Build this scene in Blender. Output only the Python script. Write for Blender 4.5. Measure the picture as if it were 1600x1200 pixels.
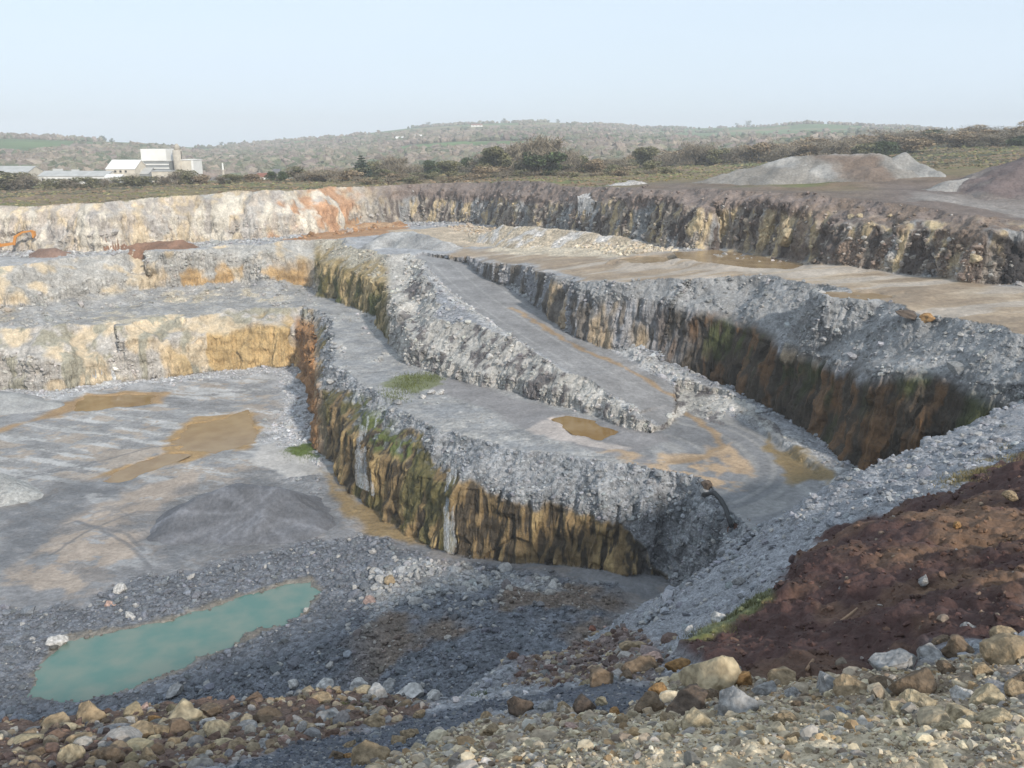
import bpy, bmesh, math, random, time
import numpy as np
from concurrent.futures import ThreadPoolExecutor
from mathutils import Vector, Matrix
T0 = time.time()
random.seed(7); RNG = np.random.default_rng(7)
D = bpy.data
for o in list(D.objects): D.objects.remove(o)
scene = bpy.context.scene
COL = scene.collection

# ------------------------------------------------------------------ camera, sky, sun, exposure
F_PX, PITCH = 1385.0, math.atan(375 / 1385.0)
cam = D.cameras.new('camera'); cam.sensor_width = 36.0; cam.lens = 36 * F_PX / 1600; cam.clip_start = 0.1; cam.clip_end = 12000
camo = D.objects.new('camera', cam); COL.objects.link(camo)
camo.location = (0, 0, 0); camo.rotation_euler = (math.pi / 2 - PITCH, 0, 0)
scene.camera = camo
SUN_EL, SUN_AZ = math.radians(30), math.radians(33)      # sun stands behind the camera, to the right
sdir = Vector((math.sin(SUN_AZ) * math.cos(SUN_EL), -math.cos(SUN_AZ) * math.cos(SUN_EL), math.sin(SUN_EL)))
w = D.worlds.new('World'); scene.world = w; w.use_nodes = True
nt = w.node_tree; nt.nodes.clear()
sky = nt.nodes.new('ShaderNodeTexSky'); sky.sky_type = 'NISHITA'; sky.sun_disc = False
sky.sun_elevation = SUN_EL; sky.sun_rotation = math.atan2(sdir.x, sdir.y)
sky.air_density = 1.0; sky.dust_density = 1.2; sky.ozone_density = 1.0
tc = nt.nodes.new('ShaderNodeTexCoord'); mp = nt.nodes.new('ShaderNodeMapping'); mp.inputs['Scale'].default_value = (1.2, 1.2, 7)
ns = nt.nodes.new('ShaderNodeTexNoise'); ns.inputs['Scale'].default_value = 1.6; ns.inputs['Detail'].default_value = 5
mr = nt.nodes.new('ShaderNodeMapRange'); mr.inputs[1].default_value = 0.3; mr.inputs[2].default_value = 0.75; mr.inputs[3].default_value = 0.78; mr.inputs[4].default_value = 0.97
mx = nt.nodes.new('ShaderNodeMix'); mx.data_type = 'RGBA'; mx.inputs[7].default_value = (5.7, 6.7, 7.75, 1)
bg = nt.nodes.new('ShaderNodeBackground'); bg.inputs['Strength'].default_value = 0.115
wo = nt.nodes.new('ShaderNodeOutputWorld')
L = nt.links.new
L(tc.outputs['Generated'], mp.inputs[0]); L(mp.outputs[0], ns.inputs['Vector']); L(ns.outputs[0], mr.inputs[0])
L(mr.outputs[0], mx.inputs[0]); L(sky.outputs[0], mx.inputs[6]); L(mx.outputs[2], bg.inputs[0]); L(bg.outputs[0], wo.inputs[0])
sl = D.lights.new('sun', 'SUN'); sl.energy = 3.5; sl.angle = math.radians(3); sl.color = (1.0, 0.93, 0.83)
so = D.objects.new('sun', sl); COL.objects.link(so); so.rotation_euler = sdir.to_track_quat('Z', 'Y').to_euler()
so.location = (60, -60, 80)
scene.view_settings.view_transform = 'Standard'; scene.view_settings.look = 'None'
scene.view_settings.exposure = 0.28; scene.view_settings.gamma = 1.0
scene.cycles.max_bounces = 5; scene.cycles.use_denoising = True

# ------------------------------------------------------------------ pixel rays of the reference (1600 x 1200) to world points
CP, SP = math.cos(PITCH), math.sin(PITCH)
def ray(u, v):
    X = (u - 800) / F_PX; Y = (600 - v) / F_PX
    return np.array([X, CP + Y * SP, -SP + Y * CP])
def Q(u, v, d):
    r = ray(u, v); return r * (d / r[1])
def P(u, v, zf):
    r = ray(u, v); z = -30.0 if callable(zf) else zf
    for _ in range(12):
        p = r * (z / r[2]); 
        if not callable(zf): break
        z = zf(p[0], p[1])
    return p
def px(x, y, z):
    dep = y * CP - z * SP; return 800 + F_PX * x / dep, 600 - F_PX * (y * SP + z * CP) / dep
Uz = lambda x, y: -21.6 + 0.03 * np.clip(x, -110, 60) + 0.08 * np.clip(x + 10, 0, 40)
Mz = lambda x, y: -33.2 + 0.015 * np.clip(x, -110, 60)
FZ = -45.0

# ------------------------------------------------------------------ noise
def _h(ix, iy, iz, seed):
    h = (ix.astype(np.int64) * 374761393 + iy.astype(np.int64) * 668265263 + iz.astype(np.int64) * 2147483647 + seed * 974634777) & 0xFFFFFFFF
    h = ((h ^ (h >> 13)) * 1274126177) & 0xFFFFFFFF
    h = ((h ^ (h >> 16)) * 2246822519) & 0xFFFFFFFF
    return ((h ^ (h >> 15)) & 0xFFFFFF) / float(0xFFFFFF)
def vn(x, y, z=0.0, seed=0):
    x, y, z = np.broadcast_arrays(np.asarray(x, float), np.asarray(y, float), np.asarray(z, float))
    fx, fy, fz = np.floor(x), np.floor(y), np.floor(z)
    tx, ty, tz = x - fx, y - fy, z - fz
    tx = tx * tx * (3 - 2 * tx); ty = ty * ty * (3 - 2 * ty); tz = tz * tz * (3 - 2 * tz)
    r = 0
    flat = not np.any(tz)
    for dz in ((0,) if flat else (0, 1)):
        wz = 1 if flat else (tz if dz else 1 - tz)
        for dy in (0, 1):
            wy = ty if dy else 1 - ty
            a = _h(fx, fy + dy, fz + dz, seed); b = _h(fx + 1, fy + dy, fz + dz, seed)
            r = r + wz * wy * (a + (b - a) * tx)
    return r * 2 - 1
def fbm(x, y, z=0.0, o=4, seed=0, g=0.5):
    s, a, n = 0, 1.0, 0
    for i in range(o):
        s = s + a * vn(x, y, z, seed + i * 17); n += a; a *= g; x, y, z = x * 2.03 + 5.1, y * 2.03 + 1.7, z * 2.03
    return s / n * 1.5
def worley(x, y, z=None, seed=0):
    """distance to nearest cell point and a random value of that cell"""
    x = np.asarray(x, float); fx, fy = np.floor(x), np.floor(y)
    best = np.full(x.shape, 9.0); val = np.zeros(x.shape)
    fz = np.floor(z) if z is not None else None
    for dx in (-1, 0, 1):
        for dy in (-1, 0, 1):
            for dz in ((-1, 0, 1) if z is not None else (0,)):
                cx, cy = fx + dx, fy + dy; cz = fz + dz if z is not None else np.zeros_like(fx)
                px_ = cx + _h(cx, cy, cz, seed); py_ = cy + _h(cx, cy, cz, seed + 1)
                d = (px_ - x) ** 2 + (py_ - y) ** 2
                if z is not None: d += (cz + _h(cx, cy, cz, seed + 2) - z) ** 2
                m = d < best; best = np.where(m, d, best); val = np.where(m, _h(cx, cy, cz, seed + 3), val)
    return np.sqrt(best), val
def ss(a, b, t):
    t = np.clip((t - a) / (b - a), 0, 1); return t * t * (3 - 2 * t)

# ------------------------------------------------------------------ plan geometry helpers
def sdp(x, y, poly):
    """signed plan distance to polygon, negative inside"""
    x = np.asarray(x, float); y = np.asarray(y, float)
    n = len(poly); d = np.full(x.shape, 1e18); ins = np.zeros(x.shape, bool)
    for i in range(n):
        ax, ay = poly[i][:2]; bx, by = poly[(i + 1) % n][:2]
        ex, ey = bx - ax, by - ay; wx, wy = x - ax, y - ay
        t = np.clip((wx * ex + wy * ey) / (ex * ex + ey * ey + 1e-12), 0, 1)
        d = np.minimum(d, (wx - ex * t) ** 2 + (wy - ey * t) ** 2)
        if ay != by:
            ins ^= ((ay > y) != (by > y)) & (x < ex * (y - ay) / ey + ax)
    return np.where(ins, -1, 1) * np.sqrt(d)
def near_line(x, y, pts, k=2):
    """interpolated k-th coordinate at the nearest point of a polyline, and the distance"""
    x = np.asarray(x, float); y = np.asarray(y, float); best = np.full(x.shape, 1e18); val = np.zeros(x.shape)
    for i in range(len(pts) - 1):
        ax, ay = pts[i][:2]; bx, by = pts[i + 1][:2]; ex, ey = bx - ax, by - ay
        t = np.clip(((x - ax) * ex + (y - ay) * ey) / (ex * ex + ey * ey + 1e-12), 0, 1)
        d = (x - ax - ex * t) ** 2 + (y - ay - ey * t) ** 2
        m = d < best; best = np.where(m, d, best); val = np.where(m, pts[i][k] + (pts[i + 1][k] - pts[i][k]) * t, val)
    return val, np.sqrt(best)
class TPS:
    def __init__(s, pts, smooth=0.0):
        p = np.array(pts, float); s.p = p; n = len(p)
        r = np.hypot(p[:, None, 0] - p[None, :, 0], p[:, None, 1] - p[None, :, 1])
        A = np.zeros((n + 3, n + 3)); A[:n, :n] = s.k(r) + np.eye(n) * smooth
        A[:n, n] = A[n, :n] = 1; A[:n, n + 1:] = p[:, :2]; A[n + 1:, :n] = p[:, :2].T
        b = np.zeros(n + 3); b[:n] = p[:, 2]; s.w = np.linalg.solve(A, b)
    def k(s, r): return r                     # linear kernel: no overshoot
    def __call__(s, x, y):
        x = np.asarray(x, float); z = s.w[-3] + s.w[-2] * x + s.w[-1] * y
        for (a, b, _), wt in zip(s.p, s.w): z = z + wt * s.k(np.sqrt((x - a) ** 2 + (y - b) ** 2))
        return z

# ------------------------------------------------------------------ the quarry in plan
U_POLY = [P(u, v, Uz)[:2] for u, v in [(-450, 450), (-200, 412), (0, 392), (150, 394), (300, 380), (420, 374), (500, 366), (560, 354), (640, 348), (740, 350),
          (800, 358), (880, 364), (950, 372), (1060, 388), (1200, 402), (1350, 420), (1500, 436), (1620, 446), (1900, 480)]] + \
         [(150, 90), (150, 0), (60, -90), (-220, -90), (-260, 60)]
M_TOE = [(-500, 600), (-150, 530), (0, 502), (60, 490), (130, 478), (200, 469), (290, 462), (350, 457), (430, 453), (484, 450), (492, 463), (540, 479), (590, 498),
         (603, 530), (640, 570), (700, 592), (800, 612), (870, 640), (960, 668), (1015, 679), (1052, 664), (1075, 640), (1115, 655), (1160, 680), (1200, 712), (1255, 762)]
M_POLY = [P(u, v, Mz)[:2] for u, v in M_TOE] + [(33, 70), (34, 60), (28, 40), (0, -60), (-200, -60), (-230, 80)]
F_TOE = [(-500, 690), (-150, 632), (0, 612), (100, 610), (125, 604), (210, 598), (260, 590), (300, 582), (400, 575), (468, 571), (482, 592), (481, 640), (479, 690),
         (530, 746), (600, 802), (660, 846), (740, 870), (850, 893), (920, 912), (970, 923), (1030, 917)]
F_POLY = [P(u, v, FZ)[:2] for u, v in F_TOE] + [(17.5, 76), (15.5, 50), (12, 30), (0, -60), (-180, -60), (-210, 80)]
ROAD = [P(u, v, z) for u, v, z in [(655, 385, -22.0), (700, 408, -22.8), (760, 460, -25.2), (850, 520, -27.4), (950, 580, -29.3), (1050, 632, -31.6), (1105, 670, -32.8), (1170, 730, -33.0), (1230, 780, -33.0)]]
R_TOE = [(722, 409, -22.6), (770, 438, -24.4), (850, 492, -26.6), (940, 543, -28.5), (1010, 568, -30.2), (1100, 600, -31.8), (1180, 640, -32.7), (1250, 685, -32.9), (1330, 727, -32.9)]
R_POLY = [P(u, v, z)[:2] for u, v, z in R_TOE] + [(42, 74), (48, 60), (40, 30), (25, 60)] + [P(u, v, z)[:2] for u, v, z in
          [(1100, 760, -33), (1000, 690, -33), (860, 645, -31), (700, 590, -28), (610, 520, -26), (600, 440, -24), (650, 395, -22.2)]]
LAND = TPS([Q(*a) for a in [(-300, 345, 200), (0, 325, 213), (200, 312, 222), (400, 297, 240), (600, 292, 266), (800, 284, 232), (900, 290, 212), (1000, 292, 180), (1200, 301, 150),
        (1400, 305, 138), (1600, 340, 122), (1600, 262, 172), (1450, 290, 158), (0, 296, 300), (400, 283, 300), (800, 271, 330), (1100, 269, 330), (1300, 262, 300), (1550, 222, 380)]]
        + [(-250, 200, -14), (-250, 400, -18), (250, 150, -4), (160, 60, -5), (0, 480, -15), (-200, 480, -21), (250, 480, 4), (160, -60, -2), (-250, -60, -8), (-150, 480, -20)])
# near bank: lip silhouette, then falls away to the pit
LIP = [Q(*a) for a in [(2100, 500, 60), (1750, 560, 52), (1600, 612, 45), (1480, 662, 39), (1330, 722, 34), (1240, 772, 31), (1150, 852, 28), (1070, 912, 25), (1030, 942, 24), (930, 972, 22), (870, 1000, 21),
        (800, 998, 20), (775, 1050, 18), (700, 1085, 17), (640, 1078, 17.5), (500, 1060, 17), (450, 1078, 16), (250, 1092, 15), (60, 1118, 14), (-50, 1130, 13), (-400, 1150, 11)]]
LIP_POLY = [p[:2] for p in LIP] + [(-40, 0), (-60, -60), (160, -60), (160, 60)]
NEAR_PTS = [tuple(p) for p in LIP]
for u, v, d in [(1600, 694, 21), (1500, 758, 19), (1400, 800, 17), (1290, 824, 16), (1200, 922, 14), (1100, 990, 13), (1060, 1017, 12.5)]:
    a = Q(u, v, d); NEAR_PTS.append(tuple(a)); b = a * ((d + 3.2) / d); NEAR_PTS.append((b[0] - .6, b[1], a[2] - 2.0))
NEAR_PTS += [tuple(Q(*a)) for a in [(1600, 966, 9.5), (1450, 1012, 9.5), (1350, 1052, 9.2), (1200, 1054, 9.8), (1120, 1042, 10.5), (1400, 900, 13), (1300, 960, 12), (1550, 850, 14),
        (1600, 1200, 3.6), (1200, 1200, 3.8), (800, 1200, 4.5), (400, 1200, 6), (0, 1200, 8), (1000, 1076, 10.5), (700, 1120, 10.5), (900, 1130, 8.5), (300, 1130, 12), (500, 1150, 10),
        (100, 1150, 11.5), (600, 1190, 7.5), (1400, 1120, 6), (1450, 720, 31), (1300, 790, 26), (1150, 920, 22), (1000, 990, 20), (880, 1040, 16.5), (1000, 1030, 14.5)]]
NEAR_PTS += [(0, 0, -1.65), (3, -3, -1.6), (-4, -3, -1.7), (0, -15, -1.5), (15, 0, -1.5), (20, 8, -3.2), (-12, 0, -3), (-25, 0, -6), (35, 15, -6), (60, 30, -8), (60, -40, 0), (-40, -40, -3), (100, 20, -6), (150, -50, -2)]
NEAR = TPS(NEAR_PTS, 0.02)

EX = ThreadPoolExecutor(4)
def par(fn, *a, **k):
    """run fn over chunks of long arrays in threads"""
    n = max(np.size(q) for q in a)
    if n < 20000: return fn(*a, **k)
    a = [np.broadcast_to(np.asarray(q, float), (n,)) if np.ndim(q) < 2 else np.asarray(q).ravel() for q in a]
    ch = np.array_split(np.arange(n), max(4, n // 25000)); rs = list(EX.map(lambda c: fn(*[q[c[0]:c[-1] + 1] for q in a], **k), ch))
    if isinstance(rs[0], tuple): return tuple(np.concatenate(z) for z in zip(*rs))
    return np.concatenate(rs)
def terrain(x, y, full=False):
    x = np.asarray(x, float); y = np.asarray(y, float); sh = x.shape
    r = par(_terrain, x.ravel(), y.ravel(), full=full)
    return tuple(q.reshape(sh) for q in r) if full else r.reshape(sh)
# water: (name, corner pixels, level, colour)
POOL = [P(u, v, -45.25)[:2] for u, v in [(58, 1088), (62, 1050), (75, 1030), (100, 1002), (125, 992), (200, 985), (290, 962), (360, 938), (450, 912), (485, 906), (497, 925), (480, 955),
        (440, 978), (380, 1003), (320, 1030), (270, 1055), (190, 1080), (120, 1093)]]
PUD = []
for nm, lv, pts in [('a', FZ, [(272, 690), (300, 662), (345, 655), (385, 641), (402, 690), (340, 706), (290, 702)]),
                    ('b', FZ, [(118, 642), (132, 618), (190, 617), (240, 618), (236, 630), (160, 638)]),
                    ('c', -33.1, [(868, 655), (885, 650), (930, 660), (958, 672), (940, 684), (905, 680)]),
                    ('d', -20.7, [(1058, 394), (1120, 390), (1190, 400), (1262, 412), (1225, 421), (1150, 415), (1070, 404)]),
                    ('e', -20.6, [(1290, 456), (1345, 455), (1385, 462), (1350, 467), (1300, 463)]),
                    ('f', -21.0, [(975, 404), (1010, 400), (1062, 403), (1040, 409), (990, 410)]),
                    ('g', FZ, [(160, 750), (200, 728), (262, 708), (292, 712), (230, 738), (190, 752)])]:
    if nm in 'def': lv = float(np.mean([P(u, v, Uz)[2] for u, v in pts])) - .02
    PUD.append((nm, lv, np.array([P(u, v, lv)[:2] for u, v in pts])))
def _terrain(x, y, full=False):
    x = np.asarray(x, float); y = np.asarray(y, float)
    far = np.clip(np.hypot(x, y) / 60, 0.3, 1)
    lw = 2.6 * ss(-30, -60, x)
    wx = x + lw * fbm(x / 8, y / 8, o=3, seed=41) + (1.6 * fbm(x / 11, y / 11, o=2, seed=1) + 0.55 * vn(x / 2.3, y / 2.3, seed=3)) * far
    wy = y + lw * fbm(x / 8, y / 8, o=3, seed=42) + (1.6 * fbm(x / 11, y / 11, o=2, seed=2) + 0.55 * vn(x / 2.3, y / 2.3, seed=4)) * far
    big = fbm(x / 28, y / 28, o=2, seed=5)
    u = 800 + F_PX * x / np.maximum(y, 20)                 # bearing of the wall, used to vary its profile along the pit
    land = LAND(x, y) + 0.35 * fbm(x / 9, y / 9, o=3, seed=6)
    sU, sM, sR, sF = (sdp(wx, wy, p) for p in (U_POLY, M_POLY, R_POLY, F_POLY))
    def wall(s, base, c, steep, k):
        p = np.maximum(s, 0)
        return base + np.where(p * steep < c, p * steep, c + (p - c / steep) * k)
    und = 0.25 * fbm(x / 7, y / 7, o=3, seed=8)
    right = ss(-20, 40, x)
    cU = 7.0 + 2.2 * big - 1.6 * ss(15, 35, x); kU = 0.9 - 0.35 * ss(10, 30, x)
    zU = wall(sU, Uz(x, y) + und, cU, 3.4, kU) + ss(0, 2, sU) * 0.5 * fbm(x / 3, y / 3, o=3, seed=31)
    rh, _ = near_line(x, y, ROAD)
    cR = np.interp(u, [700, 900, 1100, 1300, 1450, 1600], [6, 7.4, 8.4, 9.6, 12.0, 12.6]) + 0.8 * big + .8 * vn(x / 3.1, y / 3.1, seed=33)
    berm = ss(0.0, 1.4, near_line(x, y, ROAD)[1] - 5.5) * (1 - ss(9, 13, near_line(x, y, ROAD)[1])) * (sR < 0)
    zR = wall(sR, rh + und * 0.4 + berm * 0.8, cR, 4.6, 0.8)
    wedge = ss(600, 660, u) * ss(1110, 1075, u)
    cM = np.where(u < 230, 4.0, 7.6) + 1.5 * big + 1.6 * fbm(x / 6, y / 6, o=2, seed=43) * ss(500, 440, u) - 5.0 * wedge + 2.6 * ss(1100, 1220, u); kM = np.where(u < 230, 0.95, 0.65) + 0.35 * wedge
    lfm = ss(490, 420, u); rise = lfm * (2.2 * np.clip(1 + sM / 9, 0, 1) ** 1.5 + .9 * np.maximum(0, fbm(x / 5, y / 5, o=3, seed=45)))
    zM = wall(sM, Mz(x, y) + und * 0.7 + rise, cM - 1.5 * lfm, 4.0, kM)
    zM = np.where((u > 1062) & (x > 8), np.where(sM > 0, Mz(x, y) + und * .5 + np.maximum(sM, 0) * .22 + 4.5 * np.maximum(sM - 5.5, 0), zM), zM)
    cF = (2.4 * fbm(x / 6, y / 6, o=3, seed=44) - .8) * ss(500, 440, u) + np.where(u < 170, 6.0, np.where(u < 480, 8.6, 7.2)) + 1.2 * big + 2.0 * ss(980, 1060, u); kF = np.where(u < 470, 0.6, 1.05) + .3 * ss(980, 1060, u)
    fl = FZ + und + 0.6 * ss(30, 0, np.abs(x - 2)) * ss(95, 70, y) * 5 + 0.8 * ss(-6, 0, sF) * ss(-5, 15, x)
    zF = wall(sF, fl, cF, 5.0, kF)
    zs = np.stack([land, zU, zR, zM, zF]); idx = np.argmin(zs, 0); z = np.min(zs, 0)
    s = np.choose(idx, [np.minimum(sU, 50), sU, sR, sM, sF])
    sp = sdp(x + .5 * vn(x / 1.7, y / 1.7, seed=21), y + .5 * vn(x / 1.7, y / 1.7, seed=22), POOL); z = np.where(sp < 3, z * ss(0, 3, sp) + (1 - ss(0, 3, sp)) * np.minimum(z, -45.05), z)
    z = z - 1.5 * ss(0.3, -1.6, sp)
    for _, lv, pp in PUD:
        b = (x > pp[:, 0].min() - 4) & (x < pp[:, 0].max() + 4) & (y > pp[:, 1].min() - 4) & (y < pp[:, 1].max() + 4)
        if b.any():
            xb, yb = x[b], y[b]; d = sdp(xb + .8 * vn(xb / 2, yb / 2, seed=23), yb + .8 * vn(xb / 2, yb / 2, seed=24), pp); m = ss(.9, -.4, d); m2 = ss(3.5, .9, d)
            zb = z[b]; zb = zb + (lv + .06 - zb) * m2; z[b] = zb - .40 * m
    sN = sdp(x + 0.35 * fbm(x / 2.2, y / 2.2, o=3, seed=12), y + 0.35 * fbm(x / 2.2, y / 2.2, o=3, seed=13), LIP_POLY)
    nl = NEAR(x, y) + 0.10 * fbm(x / 1.3, y / 1.3, o=4, seed=14) * np.clip(np.hypot(x, y) / 9, .35, 1.5)
    lz, _ = near_line(x, y, LIP)
    nf = np.where(sN > 0, np.minimum(nl, lz + 0.2) - np.maximum(sN, 0) * 1.05, nl)
    nf = np.where((sN > 3), lz - sN * 1.05, nf)
    nf = nf - .55 * ss(12, 24, np.hypot(x, y))
    isn = nf > z; z = np.where(isn, nf, z); idx = np.where(isn, 5, idx); s = np.where(isn, sN, s)
    if full: return z, idx, s, sU, sM, sR, sF, sN
    return z
def hit(u, v, t0=2.5, t1=480):
    r = ray(u, v); r = r / np.linalg.norm(r)
    t = t0 * (t1 / t0) ** np.linspace(0, 1, 1400); q = r[None] * t[:, None]
    below = np.nonzero(q[:, 2] < terrain(q[:, 0], q[:, 1]))[0]
    if len(below) == 0: return q[-1]
    i = max(below[0], 1); a, b = t[i - 1], t[i]
    tt = np.linspace(a, b, 30); q = r[None] * tt[:, None]
    below = np.nonzero(q[:, 2] < terrain(q[:, 0], q[:, 1]))[0]
    return q[below[0] if len(below) else -1]
# cheap multi-ray version
def hits(uv, t0=4, t1=480, n=260):
    uv = np.asarray(uv, float); X = (uv[:, 0] - 800) / F_PX; Y = (600 - uv[:, 1]) / F_PX
    r = np.stack([X, CP + Y * SP, -SP + Y * CP], 1); r /= np.linalg.norm(r, axis=1)[:, None]
    t = t0 * (t1 / t0) ** np.linspace(0, 1, n); out = []
    for i in range(0, len(r), 200):
        q = r[i:i + 200, None, :] * t[None, :, None]; b = q[..., 2] < terrain(q[..., 0], q[..., 1])
        k = np.maximum(np.argmax(b, 1), 1); a0 = t[k - 1]; a1 = t[k]
        tt = a0[:, None] + (a1 - a0)[:, None] * np.linspace(0, 1, 20)[None]
        q = r[i:i + 200, None, :] * tt[..., None]; b2 = q[..., 2] < terrain(q[..., 0], q[..., 1])
        k2 = np.where(b2.any(1), np.argmax(b2, 1), 19); out.append(q[np.arange(len(q)), k2])
    return np.concatenate(out)

# ------------------------------------------------------------------ object helpers
def tag(o, label=None, cat=None, group=None, kind=None):
    if label: o['label'] = label
    if cat: o['category'] = cat
    if group: o['group'] = group
    if kind: o['kind'] = kind
    return o
def mesh_np(name, V, F, mat=None, parent=None, smooth=False, cols=None, attrs=None, loc=None):
    me = D.meshes.new(name); V = np.ascontiguousarray(V, np.float32); F = np.ascontiguousarray(F, np.int32)
    n, k = F.shape
    me.vertices.add(len(V)); me.vertices.foreach_set('co', V.ravel())
    me.loops.add(n * k); me.loops.foreach_set('vertex_index', F.ravel())
    me.polygons.add(n); me.polygons.foreach_set('loop_start', np.arange(0, n * k, k, dtype=np.int32))
    me.polygons.foreach_set('loop_total', np.full(n, k, np.int32))
    me.polygons.foreach_set('use_smooth', np.full(n, smooth, bool))
    me.update(calc_edges=True); me.validate()
    if cols is not None:
        a = me.attributes.new('Col', 'FLOAT_COLOR', 'POINT'); c = np.ones((len(V), 4), np.float32); c[:, :3] = cols; a.data.foreach_set('color', c.ravel())
    for nm, v in (attrs or {}).items():
        a = me.attributes.new(nm, 'FLOAT', 'POINT'); a.data.foreach_set('value', np.ascontiguousarray(v, np.float32))
    if mat: me.materials.append(mat)
    o = D.objects.new(name, me); COL.objects.link(o); o.parent = parent
    if loc is not None: o.location = loc
    return o
def obj(name, bm, mat, parent=None, smooth=False):
    me = D.meshes.new(name); bm.to_mesh(me); bm.free(); me.materials.append(mat)
    if smooth:
        for p in me.polygons: p.use_smooth = True
    o = D.objects.new(name, me); COL.objects.link(o); o.parent = parent; return o
def empty(name, loc, rz=0):
    o = D.objects.new(name, None); COL.objects.link(o); o.location = loc; o.rotation_euler = (0, 0, rz); o.empty_display_size = 0.5; return o
def bx(bm, x0, x1, y0, y1, z0, z1, M=None, bev=0.0):
    vs = [bm.verts.new((x, y, z)) for z in (z0, z1) for y in (y0, y1) for x in (x0, x1)]
    for f in ((0, 2, 3, 1), (4, 5, 7, 6), (0, 1, 5, 4), (2, 6, 7, 3), (0, 4, 6, 2), (1, 3, 7, 5)): bm.faces.new([vs[i] for i in f])
    if M is not None: bmesh.ops.transform(bm, matrix=M, verts=vs)
    return vs
def tube(bm, pts, rad, n=10):
    rings = []
    for i, p in enumerate(pts):
        p = Vector(p); a = Vector(pts[max(i - 1, 0)]); b = Vector(pts[min(i + 1, len(pts) - 1)]); t = (b - a).normalized()
        s = t.cross(Vector((0, 0, 1)))
        if s.length < 1e-3: s = Vector((1, 0, 0))
        s.normalize(); q = t.cross(s); r = rad[i] if isinstance(rad, (list, tuple)) else rad
        rings.append([bm.verts.new(p + r * (math.cos(2 * math.pi * k / n) * s + math.sin(2 * math.pi * k / n) * q)) for k in range(n)])
    for A, B in zip(rings, rings[1:]):
        for k in range(n): bm.faces.new((A[k], A[(k + 1) % n], B[(k + 1) % n], B[k]))
    bm.faces.new(rings[0][::-1]); bm.faces.new(rings[-1])

# ------------------------------------------------------------------ materials
def node_mat(name):
    m = D.materials.new(name); m.use_nodes = True; t = m.node_tree
    b = t.nodes['Principled BSDF']; return m, t, b
def N(t, kind, **kw):
    n = t.nodes.new(kind)
    for k, v in kw.items():
        if hasattr(n, k) and not k.startswith('i_'): setattr(n, k, v)
        elif k.startswith('i_'): n.inputs[k[2:]].default_value = v
    return n
def mul_map(t, src, lo, hi, a=0.0, b=1.0):
    r = N(t, 'ShaderNodeMapRange'); r.inputs[1].default_value = a; r.inputs[2].default_value = b; r.inputs[3].default_value = lo; r.inputs[4].default_value = hi
    t.links.new(src, r.inputs[0]); return r.outputs[0]
def math_(t, op, a, b):
    n = N(t, 'ShaderNodeMath', operation=op)
    for i, v in enumerate((a, b)):
        if isinstance(v, (int, float)): n.inputs[i].default_value = v
        else: t.links.new(v, n.inputs[i])
    return n.outputs[0]
def scale_col(t, col, fac):
    n = N(t, 'ShaderNodeVectorMath', operation='SCALE'); t.links.new(col, n.inputs[0])
    if isinstance(fac, (int, float)): n.inputs[3].default_value = fac
    else: t.links.new(fac, n.inputs[3])
    return n.outputs[0]
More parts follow.
